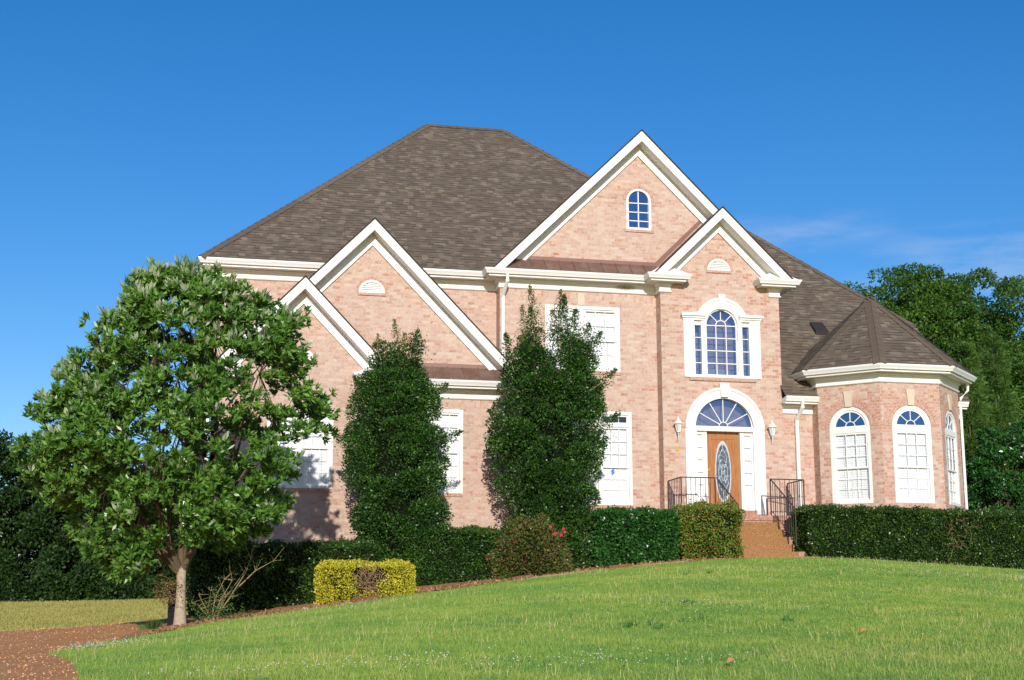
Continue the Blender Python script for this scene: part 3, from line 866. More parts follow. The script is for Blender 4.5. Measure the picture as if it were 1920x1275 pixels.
K = [(cx - .07, fz + .43), (cx + .07, fz + .43), (cx + .105, fz + .85), (cx - .105, fz + .85)]
f.hexa([FP.p(u, z, .11) for u, z in K], [FP.p(u, z, -.02) for u, z in K])
f.build('frame', M['white'], wn)
m = MB()
arcband(m, FP, cx, fz, .42, .456, -.08, -.03, 24); lbox(m, FP, cx - .456, cx - .42, 6.585, fz, -.08, -.03); lbox(m, FP, cx + .42, cx + .456, 6.585, fz, -.08, -.03)
for z in (6.60, 6.92, 7.27, 7.62, 7.97): lbox(m, FP, cx - .42, cx + .42, z - .012, z + .012, -.07, -.042)
for u in (-.145, .145): lbox(m, FP, cx + u - .011, cx + u + .011, 6.585, fz, -.068, -.044)
arcband(m, FP, cx, fz, .135, .158, -.068, -.044, 14)
for a in (45, 90, 135):
    t = math.radians(a); lbar(m, FP, (cx + .15 * math.cos(t), fz + .15 * math.sin(t)), (cx + .42 * math.cos(t), fz + .42 * math.sin(t)), .02, -.068, -.044)
for s in (-1, 1):
    for z in (6.92, 7.27, 7.62): lbox(m, FP, cx + s * .685 - .095, cx + s * .685 + .095, z - .011, z + .011, -.07, -.042)
m.build('muntin_grid', M['sash'], wn)
for k, pts in enumerate(([(cx - .42, 6.585), (cx + .42, 6.585)] + arcfan(cx, fz, .42), opening(cx - .78, cx - .59, 6.585, 7.95), opening(cx + .59, cx + .78, 6.585, 7.95))):
    g = MB(); lpoly(g, FP, pts, -.072 - .001 * k); g.build('pane', M['painted_sky_glass'], wn)
backing(wn, FP, [(cx - .80, 6.56), (cx + .80, 6.56), (cx + .80, 8.03), (cx + .46, 8.03)] + arcfan(cx, fz, .46)[1:-1] + [(cx - .46, 8.03), (cx - .80, 8.03)], -.9)
bl = MB(); lbox(bl, FP, cx - .36, cx + .30, 6.56, 6.80, -.30, -.27); lbox(bl, FP, cx - .76, cx - .66, 6.56, 7.05, -.30, -.27); lbox(bl, FP, cx + .30, cx + .42, 6.56, 7.00, -.62, -.58); bl.build('whitening_panel', M['pale_panel'], wn)  # pale panels added behind the glass to whiten the lower panes
s = MB(); lbox(s, FP, cx - .95, cx + .95, 6.42, 6.505, -.02, .05); s.build('brick_sill', M['red_rowlock'], wn)

# half-round vents
def vent(fr, cu, z, r):
    e = wempty('gable_vent', fr, cu, z)
    f = MB(); arcband(f, fr, cu, z, r - .06, r, -.08, .015, 20); lbox(f, fr, cu - r + .06, cu + r - .06, z, z + .045, -.08, .013); f.build('frame', M['white'], e)
    l = MB(); n = 5
    for i in range(n):
        zz = z + .05 + (r - .1) * (i + .1) / n; hw = math.sqrt(max(.001, (r - .05) ** 2 - (zz - z + .03) ** 2))
        l.hexa([fr.p(cu - hw, zz, 0), fr.p(cu + hw, zz, 0), fr.p(cu + hw, zz + .05, -.05), fr.p(cu - hw, zz + .05, -.05)],
               [fr.p(cu - hw, zz - .012, 0), fr.p(cu + hw, zz - .012, 0), fr.p(cu + hw, zz + .038, -.05), fr.p(cu - hw, zz + .038, -.05)])
    l.build('louvre', M['sash'], e)
    b_ = MB(); lpoly(b_, fr, arcfan(cu, z, r), -.1); b_.build('dark_backing', M['dark'], e)
    a = MB(); arcband(a, fr, cu, z, r + .003, r + .085, -.02, .01, 20); a.build('brick_arch', M['red_rowlock'], e)
    brick_sill(e, fr, cu - r - .02, cu + r + .02, z - .002, .07)
vent(FP, 13.525, 9.51, .335); vent(FB, 3.955, 8.37, .345); vent(FA, 2.18, 6.40, .32)

# front door ------------------------------------------------------------------
dn = wempty('front_door', FP, 13.53, 2.85)
f = MB(); dc = 13.557; zs = 5.12
lbox(f, FP, 12.435, 12.72, 2.84, zs, -.02, .05); lbox(f, FP, 14.40, 14.68, 2.84, zs, -.02, .05)
lbox(f, FP, 12.72, 12.755, 2.95, zs + .05, -.16, .03); lbox(f, FP, 14.365, 14.40, 2.95, zs + .05, -.16, .03)
for u in (12.50, 12.56, 12.62, 14.47, 14.53, 14.59): lbox(f, FP, u - .006, u + .014, 2.95, zs - .02, .051, .057)
arcband(f, FP, dc, zs + .002, .83, .97, -.16, .04, 32); arcband(f, FP, dc, zs + .002, .972, 1.05, -.02, .055, 32); arcband(f, FP, dc, zs + .002, 1.052, 1.122, -.02, .085, 32)
K = [(dc - .10, zs + .86), (dc + .10, zs + .86), (dc + .14, zs + 1.24), (dc - .14, zs + 1.24)]
f.hexa([FP.p(u, z, .12) for u, z in K], [FP.p(u, z, -.02) for u, z in K])
lbox(f, FP, 12.755, 14.365, 5.055, 5.165, -.16, .045)
lbox(f, FP, 12.985, 13.06, 2.95, 5.055, -.16, -.03); lbox(f, FP, 14.0, 14.075, 2.95, 5.055, -.16, -.03)
f.build('door_surround', M['white'], dn)
fanlight(dn, FP, dc, 5.165, .83, -.06, 'painted_sky_glass', .16, (30, 60, 90, 120, 150), .03)
d = MB(); lbox(d, FP, 13.06, 14.0, 2.93, 5.055, -.19, -.14)
for (a, b_, z0, z1) in ((13.14, 13.92, 3.05, 3.12), (13.14, 13.92, 4.86, 4.93), (13.14, 13.18, 3.12, 4.86), (13.88, 13.92, 3.12, 4.86)): lbox(d, FP, a, b_, z0, z1, -.14, -.128)
d.build('door_leaf', M['oak'], dn)
g = MB(); ov = [(13.53 + .20 * math.cos(t), 3.97 + .80 * math.sin(t)) for t in np.linspace(0, 2 * math.pi, 41)[:-1]]
lpoly(g, FP, ov, -.131); g.build('oval_glass', M['lead_glass'], dn)
k = MB()
arcband(k, FP, 13.53, 3.97, .198, .225, -.139, -.115, 40, 0, 2 * math.pi, 3.75)
k.build('oval_moulding', M['came'], dn)
k = MB()
def curve(pts, w=.012):
    for p, q in zip(pts[:-1], pts[1:]): lbar(k, FP, p, q, w, -.13, -.122)
for s in (-1, 1):
    curve([(13.53 + s * .10 * math.sin(t) * (1 + .3 * math.sin(2 * t)), 4.6 - .22 * t) for t in np.linspace(0, math.pi, 14)])
    curve([(13.53 + s * .14 * math.sin(t), 3.95 - .16 * t) for t in np.linspace(0, math.pi, 12)])
    curve([(13.53 + s * (.05 + .08 * math.sin(t)), 4.3 - .2 * t) for t in np.linspace(0, math.pi, 12)])
curve([(13.53, 4.76), (13.53, 4.6)]); curve([(13.53, 3.45), (13.53, 3.2)])
curve([(13.53 + .05 * math.cos(t), 3.95 + .22 * math.sin(t)) for t in np.linspace(0, 2 * math.pi, 20)])
k.build('lead_came', M['came'], dn)
hd = MB(); hd.tube([FP.p(13.115, 3.62, -.135), FP.p(13.115, 3.66, -.08), FP.p(13.115, 3.86, -.08), FP.p(13.115, 3.90, -.135)], .013, 6); hd.tube([FP.p(13.115, 4.03, -.139), FP.p(13.115, 4.03, -.11)], .03, 10)
hd.build('handle', M['brass'], dn)
for (a, b_) in ((12.755, 12.985), (14.075, 14.365)):
    s = MB(); lbox(s, FP, a, a + .04, 2.95, 5.055, -.15, -.05); lbox(s, FP, b_ - .04, b_, 2.95, 5.055, -.15, -.05)
    lbox(s, FP, a + .04, b_ - .04, 2.95, 3.30, -.15, -.052); lbox(s, FP, a + .04, b_ - .04, 4.97, 5.055, -.15, -.052)
    for i in range(1, 5): lbox(s, FP, a + .04, b_ - .04, 3.30 + 1.67 * i / 5 - .009, 3.30 + 1.67 * i / 5 + .009, -.09, -.06)
    s.build('sidelight_frame', M['sash'], dn)
    g = MB(); lpoly(g, FP, opening(a + .04, b_ - .04, 3.30, 4.97), -.085); g.build('sidelight_pane', M['glass'], dn)
    louvre(dn, FP, a + .03, b_ - .03, 3.25, 5.0, -.11, 1, .06)
bk = MB(); lpoly(bk, FP, opening(12.70, 14.41, 2.9, 5.15), -.195); bk.build('dark_room', M['dark'], dn)
bk = MB(); lpoly(bk, FP, arcfan(dc, 5.15, 1.2), -1.8); bk.build('dark_room', M['dark'], dn)
fo = MB(); lbox(fo, FP, dc - .95, dc - .36, 5.10, 5.62, -1.2, -1.15); lbox(fo, FP, dc - .70, dc - .62, 5.62, 6.1, -1.2, -1.15); lbox(fo, FP, dc - .12, dc + .10, 5.10, 6.1, -1.5, -1.45); lbox(fo, FP, dc - .56, dc - .52, 5.62, 6.1, -1.2, -1.15); fo.build('reflection_panel', M['pale_panel'], dn)  # pale panels added behind the fanlight to suggest reflections in it
th = MB(); lbox(th, FP, 12.72, 14.40, 2.74, 2.93, -.2, .06); th.build('threshold', M['old_brick'], dn)
pq = MB(); lbox(pq, FP, 12.16, 12.25, 4.50, 4.62, -.01, .02); pq.build('plaque', M['brass'], H)

# small bay window on the left side, far back
sb = wempty('side_bay', Fr((0, 42)), -.3, 2.4)
s = MB(); s.box(-.66, -.02, 42, 44, 2.35, 5.85); s.build('side_wall', M['white'], sb)
fs = Fr((0, 42)); s = MB()
lbox(s, fs, -.66, -.58, 2.35, 5.85, .001, .03); lbox(s, fs, -.12, -.04, 2.35, 5.85, .001, .03); lbox(s, fs, -.58, -.12, 5.5, 5.85, .001, .028); lbox(s, fs, -.58, -.12, 4.05, 4.13, .001, .028)
s.build('frame', M['sash'], sb)
g = MB(); lpoly(g, fs, opening(-.58, -.12, 2.5, 5.5), .004); g.build('pane', M['painted_blue_glass'], sb)

# lanterns --------------------------------------------------------------------
def lantern(x, z, label):
    L = empty('wall_lantern', (x, WP - .01, z), label, 'lantern', 'lanterns beside the front door')
    y = WP - .17
    b_ = MB(); b_.lathe((x, WP - .001, z), [(.0, -.001), (.001, .0)], 6)
    b_ = MB(); lbox(b_, FP, x - .045, x + .045, z - .18, z + .12, .0, .02)
    b_.tube([(x, WP - .02, z - .05), (x, WP - .10, z - .12), (x, y, z - .16), (x, y, z - .10)], .012, 6)
    b_.tube([(x, y, z - .16), (x, y + .01, z - .30)], [.012, .005], 6)
    b_.build('bracket', M['white'], L)
    g = MB(); g.lathe((x, y, z), [(.045, -.10), (.085, .10)], 6); g.build('lamp_glass', M['lamp_glass'], L)
    f_ = MB()
    for k in range(6):
        t = 2 * math.pi * k / 6
        f_.tube([(x + .047 * math.cos(t), y + .047 * math.sin(t), z - .10), (x + .088 * math.cos(t), y + .088 * math.sin(t), z + .10)], .007, 5)
    f_.lathe((x, y, z), [(.05, -.125), (.055, -.10), (.03, -.095)], 6)
    f_.build('cage', M['white'], L)
    c_ = MB(); c_.lathe((x, y, z), [(.12, .10), (.115, .125), (.07, .18), (.035, .22), (.02, .235), (.022, .26), (.006, .30)], 10); c_.build('cap', M['white'], L)
lantern(12.20, 5.10, 'white wall lantern on the brick left of the front door')
lantern(14.86, 5.08, 'white wall lantern on the brick between the front door and the downspout')

# steps and landing -------------------------------------------------------------
S = empty('front_steps', (13.6, 34, 1.5), 'tan pebble front steps with brick landing below the oak door', 'steps')
l = MB(); l.box(11.86, 15.33, 34.87, 35.995, 1.0, 2.60); l.build('brick_base', M['old_brick'], S)
l = MB(); l.box(11.83, 15.36, 34.84, 35.992, 2.602, 2.735); l.build('landing', M['old_brick'], S)
for k in range(1, 6):
    s = MB(); top = 2.735 - .2 * k; y1 = 34.84 - .28 * (k - 1); s.box(12.84, 14.44 + .0 * k, y1 - .28, y1 - .002, 1.0, top)
    s.build('step', M['pebble'], S)
s = MB(); s.box(12.70, 14.83, 33.0, 33.438, 1.2, 1.60); s.build('base_slab', M['pebble'], S)
s = MB(); s.box(14.45, 14.83, 33.45, 34.1, 1.2, 1.74); s.build('side_block', M['old_brick'], S)
s = MB(); s.box(14.445, 14.72, 34.1, 34.865, 1.2, 2.14); s.build('side_block', M['old_brick'], S)

def railing(label, path_land, stair, extra=None):
    R = empty('iron_railing', path_land[0], label, 'railing', 'railings on the front landing')
    h = .95
    def bar(a, b_, r, name):
        t = MB(); t.tube([a, b_], r, 6); return t.build(name, M['iron'], R)
    P = [Vector(p) for p in path_land]
    for p in P: bar(p, p + Vector((0, 0, h)), .018, 'post')
    for a, b_ in zip(P[:-1], P[1:]):
        bar(a + Vector((0, 0, h)), b_ + Vector((0, 0, h)), .016, 'handrail'); bar(a + Vector((0, 0, .1)), b_ + Vector((0, 0, .1)), .010, 'bottom_rail')
        n = max(2, int((b_ - a).length / .13))
        for i in range(1, n):
            q = a + (b_ - a) * (i / n); bal = bar(q + Vector((0, 0, .1)), q + Vector((0, 0, h)), .0075, 'baluster')
            if i % 2: 
                kn = MB(); kn.lathe(tuple(q + Vector((0, 0, .52))), [(.004, -.035), (.017, -.012), (.017, .012), (.004, .035)], 6); kn.build('knuckle', M['iron'], bal)
    a, b_ = [Vector(p) for p in stair]
    bar(b_, b_ + Vector((0, 0, h - .03)), .018, 'post')
    bar(a + Vector((0, 0, h)), b_ + Vector((0, 0, h - .03)), .018, 'handrail'); bar(a + Vector((0, 0, .12)), b_ + Vector((0, 0, .12)), .010, 'bottom_rail')
    n = 11
    for i in range(1, n):
        q = a + (b_ - a) * (i / n); bar(q + Vector((0, 0, .12)), q + Vector((0, 0, h - .01)), .0075, 'baluster')
    if extra:
        c_, e_ = [Vector(p) for p in extra]
        bar(c_, c_ + Vector((0, 0, .53)), .015, 'post'); bar(c_ + Vector((0, 0, .53)), e_ + Vector((0, 0, .53)), .012, 'handrail')
    return R
railing('rusty iron railing on the right of the steps beside the white downspout', [(15.29, 35.95, 2.735), (15.29, 34.9, 2.735), (14.36, 34.9, 2.735)], [(14.36, 34.88, 2.735), (14.34, 33.30, 1.87)], [(14.66, 35.88, 2.735), (15.29, 35.5, 2.735)])
railing('iron railing left of the door, half hidden by the red-green square bush', [(11.92, 35.95, 2.735), (11.92, 34.9, 2.735), (12.84, 34.9, 2.735)], [(12.88, 34.88, 2.735), (12.90, 33.46, 1.95)])

# ------------------------------------------------------------------ foliage
def unit(a): return a / np.maximum(1e-9, np.linalg.norm(a, axis=-1, keepdims=True))
def leaves(P, D, L, W, curl=.25, r=rng):
    """one folded rhombus per point; returns V, F"""
    n = len(P); D = unit(D)
    S = unit(np.cross(D, unit(r.normal(size=(n, 3)))))
    Nn = np.cross(D, S)
    L = np.asarray(L) * np.ones(n); W = np.asarray(W) * np.ones(n)
    L = L[:, None]; W = W[:, None]
    b0 = P; m = P + D * L * .5
    V = np.stack([b0, m + S * W * .5 + Nn * W * curl, P + D * L + Nn * L * .05, m - S * W * .5 + Nn * W * curl], 1).reshape(-1, 3)
    F_ = np.arange(4 * n).reshape(n, 4)
    return V, F_
def rosettes(P, D, per, L, W, spread=1.0, jit=.03, r=rng):
    n = len(P); Pp = np.repeat(P, per, 0) + r.normal(size=(n * per, 3)) * jit
    Dd = unit(np.repeat(unit(D), per, 0) * .8 + unit(r.normal(size=(n * per, 3))) * spread)
    return leaves(Pp, Dd, L * r.uniform(.7, 1.2, n * per), W * r.uniform(.75, 1.2, n * per), r=r)

M['leaf_mag'] = leaf_mat('magnolia_leaf', (.036, .10, .016), (.098, .225, .030), (.22, .38, .07), .36, .5, .12, 1.2)
M['leaf_mag_pale'] = leaf_mat('magnolia_new_leaf', (.26, .36, .17), (.38, .47, .27), (.52, .58, .40), .5, .4, .3)
M['leaf_holly'] = leaf_mat('holly_leaf', (.010, .034, .007), (.030, .088, .014), (.12, .26, .038), .36, .42, .12, 1.6)
M['leaf_holly_new'] = leaf_mat('holly_new_leaf', (.10, .13, .03), (.17, .19, .05), (.24, .20, .08), .45, .4, .25)
M['leaf_hedge'] = leaf_mat('laurel_hedge_leaf', (.010, .030, .006), (.030, .076, .012), (.12, .22, .034), .34, .45, .1, 2.0)
M['leaf_cherry'] = leaf_mat('skip_hedge_leaf', (.010, .045, .010), (.028, .11, .020), (.085, .26, .045), .30, .5, .1, 2.0)
M['leaf_cube'] = leaf_mat('barberry_leaf', (.085, .12, .018), (.17, .26, .034), (.27, .39, .055), .4, .4, .2, 2.6, tip=(.36, .15, .05), tipf=.86)
M['leaf_rose'] = leaf_mat('rose_leaf', (.05, .075, .018), (.10, .145, .028), (.17, .22, .045), .4, .4, .2, 2.6, tip=(.28, .11, .06), tipf=.84)
M['leaf_gold'] = leaf_mat('golden_leaf', (.34, .36, .03), (.68, .60, .05), (.88, .78, .12), .4, .4, .2, 3.0, tip=(.30, .36, .04), tipf=.88)
M['leaf_wood'] = leaf_mat('woodland_leaf', (.010, .028, .007), (.024, .062, .012), (.065, .135, .025), .5, .3, .2, .5)
M['leaf_oak'] = leaf_mat('oak_leaf', (.022, .062, .009), (.060, .145, .017), (.16, .30, .036), .5, .3, .3, .35)
M['leaf_pine'] = leaf_mat('pine_needle', (.04, .09, .016), (.08, .17, .028), (.16, .27, .045), .5, .3, .2, .9)
M['leaf_weed'] = leaf_mat('weed_leaf', (.04, .09, .02), (.07, .15, .03), (.13, .22, .05), .5, .3, .25)
M['petal'] = plain('red_petal', (.50, .05, .08), .5, .3, 20, .3)
M['bark'] = plain('grey_bark', (.42, .33, .24), .9, .2, 9, .45, .6)
M['bark_dark'] = plain('dark_bark', (.10, .075, .05), .9, .2, 9, .4, .6)
M['twig'] = plain('pale_twig', (.34, .27, .15), .85, .2, 9, .3)
M['dead_twig'] = plain('dead_twig', (.34, .22, .13), .9, .2, 9, .3)
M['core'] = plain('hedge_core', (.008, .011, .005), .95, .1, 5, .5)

def hedge(name, x0, x1, y0, y1, ztop, mat, label, n_per=2600, L=.05, W=.03, cat='hedge', slope=0.0, rough=.05, group=None, r=rng, brown=None, hollow=None):
    """box hedge standing on the terrain; top rises by slope per metre in x"""
    E_ = empty(name, ((x0 + x1) / 2, (y0 + y1) / 2, h1((x0 + x1) / 2, (y0 + y1) / 2)), label, cat, group)
    zb0 = min(h1(x0, y0), h1(x1, y0)) - .02
    c = MB(); ins = .10
    zb = lambda x: h1(x, y0) - .05
    xa, xb, ya, yb = x0 + ins, x1 - ins, y0 + ins, y1 - ins
    k = max(2, int((xb - xa) / .5))
    Lx = np.linspace(xa, xb, k + 1)
    for i in range(k):
        p, q = Lx[i], Lx[i + 1]; zp, zq = ztop + slope * (p - x0) - ins, ztop + slope * (q - x0) - ins
        bp, bq = zb(p), zb(q)
        c.poly([(p, ya, bp), (q, ya, bq), (q, ya, zq), (p, ya, zp)]); c.poly([(p, ya, zp), (q, ya, zq), (q, yb, zq), (p, yb, zp)])
        c.poly([(q, yb, bq), (p, yb, bp), (p, yb, zp), (q, yb, zq)])
    for p in (xa, xb):
        zp = ztop + slope * (p - x0) - ins; c.poly([(p, ya, zb(p)), (p, yb, zb(p)), (p, yb, zp), (p, ya, zp)])
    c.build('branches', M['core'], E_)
    hgt_ = ztop - zb0
    def face(n, f):
        a, b_ = r.uniform(size=n), r.uniform(size=n); return f(a, b_)
    PP, DD = [], []
    areas = {'front': (x1 - x0) * hgt_, 'top': (x1 - x0) * (y1 - y0), 'left': (y1 - y0) * hgt_, 'right': (y1 - y0) * hgt_, 'back': (x1 - x0) * hgt_ * .3}
    for key, A in areas.items():
        n = int(A * n_per * .85); a, b_ = r.uniform(size=n), r.uniform(size=n); dep = np.abs(r.normal(size=n)) * .085
        x = x0 + (x1 - x0) * a
        if key in ('front', 'back'):
            gx = hgt(x, np.full(n, y0)); z = gx + (ztop + slope * (x - x0) - gx) * b_
            y = y0 + dep if key == 'front' else y1 - dep
            d = np.array([0, -1 if key == 'front' else 1, .35])
        elif key == 'top':
            y = y0 + (y1 - y0) * b_; z = ztop + slope * (x - x0) - dep; d = np.array([0, -.3, 1.0])
        else:
            x = np.full(n, x0 if key == 'left' else x1) + dep * (1 if key == 'left' else -1); y = y0 + (y1 - y0) * b_
            g0 = hgt(x, y); z = g0 + (ztop + slope * (x - x0) - g0) * a; d = np.array([-1 if key == 'left' else 1, -.2, .35])
        PP.append(np.stack([x, y, z], 1)); DD.append(np.tile(d, (n, 1)))
    P = np.concatenate(PP); D = np.concatenate(DD)
    # lumpy surface: low-frequency push in/out, rounded top edges
    w = np.sin(P[:, 0] * 5.1 + P[:, 2] * 4.3) * np.sin(P[:, 0] * 2.3 - P[:, 1] * 3.7 + 1.0) + .6 * np.sin(P[:, 2] * 7.7 + P[:, 0] * 8.9)
    P = P + unit(D) * (w * rough * .9 + r.normal(size=len(P)) * rough * .5)[:, None]
    ctr = np.array([(x0 + x1) / 2, (y0 + y1) / 2, ztop - .5])
    ex = np.minimum(P[:, 0] - x0, x1 - P[:, 0]); et = (ztop + slope * (P[:, 0] - x0)) - P[:, 2]; ey = P[:, 1] - y0
    rd = .12; cut = np.clip(rd - ex, 0, None) * np.clip(rd - et, 0, None) / rd; P[:, 2] -= cut
    cut = np.clip(rd - ey, 0, None) * np.clip(rd - et, 0, None) / rd; P[:, 2] -= cut
    if hollow is not None:
        hx, hz, hr = hollow
        an = np.arctan2(P[:, 2] - hz, P[:, 0] - hx); hr2 = hr * (1 + .22 * np.sin(an * 3 + 1) + .15 * np.sin(an * 5))
        keep = ((P[:, 0] - hx) ** 2 / (hr2 * 1.25) ** 2 + (P[:, 2] - hz) ** 2 / hr2 ** 2 > 1 + r.normal(size=len(P)) * .35) | (P[:, 1] > y0 + .35) | (D[:, 2] > .9)
        P, D = P[keep], D[keep]
    V, F_ = leaves(P, D * .55 + unit(r.normal(size=P.shape)) * .9, L * r.uniform(.7, 1.3, len(P)), W * r.uniform(.7, 1.3, len(P)), r=r)
    np_mesh('foliage', V, F_, M[mat], E_, r.uniform(size=len(F_)))
    return E_

def twigs(parent, pts, name='bare_twigs', mat='dead_twig', n=60, L=.25, r=rng, rad=.004, dirs=None):
    t = MB()
    for i in range(n):
        p = Vector(pts[i % len(pts)]) + Vector(r.normal(size=3) * .12)
        d = Vector(dirs[i % len(dirs)] if dirs else (0, -.5, .3)) + Vector(r.normal(size=3) * .7); d.normalize()
        q = p + d * L * float(r.uniform(.6, 1.3)); m = (p + q) / 2 + Vector(r.normal(size=3) * .02)
        t.tube([p, m, q], [rad * 1.4, rad, rad * .5], 4, False)
    return t.build(name, M[mat], parent)

rh = hedge('laurel_hedge', 14.62, 23.6, 33.0, 34.3, 2.86, 'leaf_hedge', 'long dark clipped hedge below the bay windows, right of the steps', 2800, .058, .034, slope=-.012)
twigs(rh, [(x, 33.02, z) for x, z in ((18.3, 2.3), (18.6, 2.35), (18.8, 2.2), (18.5, 2.05), (18.4, 1.9), (18.9, 2.4), (18.7, 2.5))], n=60, L=.24, rad=.0035)
twigs(rh, [(18.45, 33.0, 1.5), (18.5, 33.0, 1.8), (18.42, 33.0, 2.1)], n=16, L=.3, dirs=[(0, -.1, 1)], rad=.004)
hedge('laurel_hedge', 9.22, 11.22, 33.2, 34.2, 2.70, 'leaf_cherry', 'short glossy bright green hedge left of the square bush', 2600, .075, .042)
hedge('barberry_bush', 11.34, 12.80, 33.0, 34.15, 2.84, 'leaf_cube', 'square clipped bush of red and green leaves at the left of the steps', 3400, .05, .034, 'bush', rough=.08)
hedge('laurel_hedge', 4.55, 6.75, 32.65, 33.7, 2.18, 'leaf_holly', 'dark low hedge between the left holly column and the rose bush', 2800, .055, .03)
hedge('laurel_hedge', -.25, 3.7, 31.3, 32.6, 1.66, 'leaf_hedge', 'dark low hedge behind the golden hedge and the magnolia trunk', 2800, .055, .032, slope=.02)
gh = hedge('golden_hedge', 2.36, 4.42, 30.5, 31.15, 1.27, 'leaf_gold', 'yellow clipped hedge with a bare brown patch, on the mulch', 5200, .042, .028, slope=.012, rough=.04, hollow=(3.42, .93, .27))
twigs(gh, [(x, 30.62, z) for x, z in ((3.3, .8), (3.45, .85), (3.55, .75), (3.4, .95), (3.5, 1.05), (3.6, .95), (3.25, .95), (3.35, .65), (3.5, .65))], n=380, L=.20, rad=.005)

def bush(name, c, rx, ry, rz, mat, label, n, L, W, cat='bush', r=rng):
    E_ = empty(name, (c[0], c[1], c[2]), label, cat)
    d = unit(r.normal(size=(n, 3))); d[:, 2] = np.abs(d[:, 2]) * 1.0 - .1; d = unit(d)
    w = 1 + .10 * np.sin(d[:, 0] * 7 + d[:, 2] * 5) * np.sin(d[:, 1] * 6 + 2) + .06 * np.sin(d[:, 0] * 15 + d[:, 2] * 11)
    rad = w * (1 - np.abs(r.normal(size=n)) * .17)
    P = np.array(c) + d * rad[:, None] * np.array([rx, ry, rz]); P[:, 2] = np.maximum(P[:, 2], c[2] + .03)
    V, F_ = leaves(P, d + unit(r.normal(size=(n, 3))) * .9, L * r.uniform(.7, 1.3, n), W * r.uniform(.7, 1.3, n), r=r)
    np_mesh('foliage', V, F_, M[mat], E_, r.uniform(size=n))
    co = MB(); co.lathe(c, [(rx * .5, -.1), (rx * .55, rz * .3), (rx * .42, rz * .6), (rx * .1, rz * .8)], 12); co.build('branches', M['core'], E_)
    return E_
rb = bush('rose_bush', (7.42, 32.6, .98), .98, .62, 1.48, 'leaf_rose', 'round rose bush with red flowers and rusty leaves before the right holly', 22000, .055, .036)
for (x, z) in ((7.75, 2.16), (8.05, 2.12), (8.0, 1.98), (7.86, 2.02), (8.09, 2.05)):
    pt = MB()
    for i in range(9):
        a = i * 2.4; rr = .007 + .0028 * i
        p = Vector((x + rr * math.cos(a), 31.99 + .012 * math.sin(i), z + rr * math.sin(a)))
        pt.poly([p + Vector((-.014, 0, -.014)), p + Vector((.016, -.01, -.009)), p + Vector((.011, -.016, .016)), p + Vector((-.011, .004, .014))])
    pt.build('blossom', M['petal'], rb)

def profile_tree(name, prof, yc, depth, mat, label, cat, n, L, W, newmat=None, base=None, r=rng, edge=.22, lumps=34, taper_new=.0, thin=None):
    """dense upright tree following half-widths at each height: prof = (z, xl, xr) top to bottom"""
    pr = np.array(sorted(prof)); z0, z1 = pr[0, 0], pr[-1, 0]
    E_ = empty(name, ((pr[0, 1] + pr[0, 2]) / 2, yc, base), label, cat)
    # lumps: leaf clusters all round the envelope
    lz = z0 + (z1 - z0) * r.uniform(size=lumps * 6) ** 1.0
    th = r.uniform(0, 2 * np.pi, lumps * 6)
    xl = np.interp(lz, pr[:, 0], pr[:, 1]); xr = np.interp(lz, pr[:, 0], pr[:, 2])
    cxx = (xl + xr) / 2; hw = (xr - xl) / 2
    lr = np.clip(hw * .36, .14, .36) * r.uniform(.7, 1.2, len(lz))
    C_ = np.stack([cxx + np.cos(th) * np.maximum(0, hw - lr * .75), yc + np.sin(th) * np.maximum(0, hw * depth - lr * .75), lz], 1)
    k = r.choice(len(lz), n, p=(lr ** 2) / np.sum(lr ** 2))
    d = unit(r.normal(size=(n, 3)) + np.array([0, 0, .45]))
    rad = lr[k] * (1 - np.abs(r.normal(size=n)) * .2)
    P = C_[k] + d * rad[:, None] * np.array([1.0, 1.0, .8])
    out = np.stack([np.cos(th[k]), np.sin(th[k]) , np.full(n, .55)], 1)
    keep = P[:, 2] > z0 - .1
    if thin is not None:      # sparse tip
        keep &= (P[:, 2] < thin[0]) | (r.uniform(size=n) < thin[1])
    P = P[keep]; d = d[keep]; out = out[keep]
    # sparser inner leaves close to the stems, so that the gaps look into a dark leafy interior
    ni = n // 4; zi = z0 + (z1 - z0) * .95 * r.uniform(size=ni); ti = r.uniform(0, 2 * np.pi, ni); ai = np.interp(zi, pr[:, 0], pr[:, 1]); bi = np.interp(zi, pr[:, 0], pr[:, 2])
    ri = (bi - ai) / 2 * r.uniform(.45, .78, ni)
    P = np.concatenate([P, np.stack([(ai + bi) / 2 + ri * np.cos(ti), yc + ri * depth * np.sin(ti), zi], 1)])
    oi = np.stack([np.cos(ti), np.sin(ti), np.full(ni, .2)], 1); d = np.concatenate([d, oi]); out = np.concatenate([out, oi]); m = len(P)
    V, F_ = leaves(P, d * .5 + out * .5 + unit(r.normal(size=(m, 3))) * .75, L * r.uniform(.7, 1.3, m), W * r.uniform(.7, 1.3, m), r=r)
    np_mesh('crown', V, F_, M[mat], E_, r.uniform(size=m))
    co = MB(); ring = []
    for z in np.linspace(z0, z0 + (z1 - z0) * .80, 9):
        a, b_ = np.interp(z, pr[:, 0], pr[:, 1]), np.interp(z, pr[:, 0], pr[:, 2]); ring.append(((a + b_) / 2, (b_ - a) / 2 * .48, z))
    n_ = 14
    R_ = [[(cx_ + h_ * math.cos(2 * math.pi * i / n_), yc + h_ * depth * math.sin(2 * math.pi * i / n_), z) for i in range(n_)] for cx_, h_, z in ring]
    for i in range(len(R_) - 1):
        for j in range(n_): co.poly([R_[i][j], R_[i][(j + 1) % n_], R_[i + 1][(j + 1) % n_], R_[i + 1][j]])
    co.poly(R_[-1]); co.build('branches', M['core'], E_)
    return E_, pr
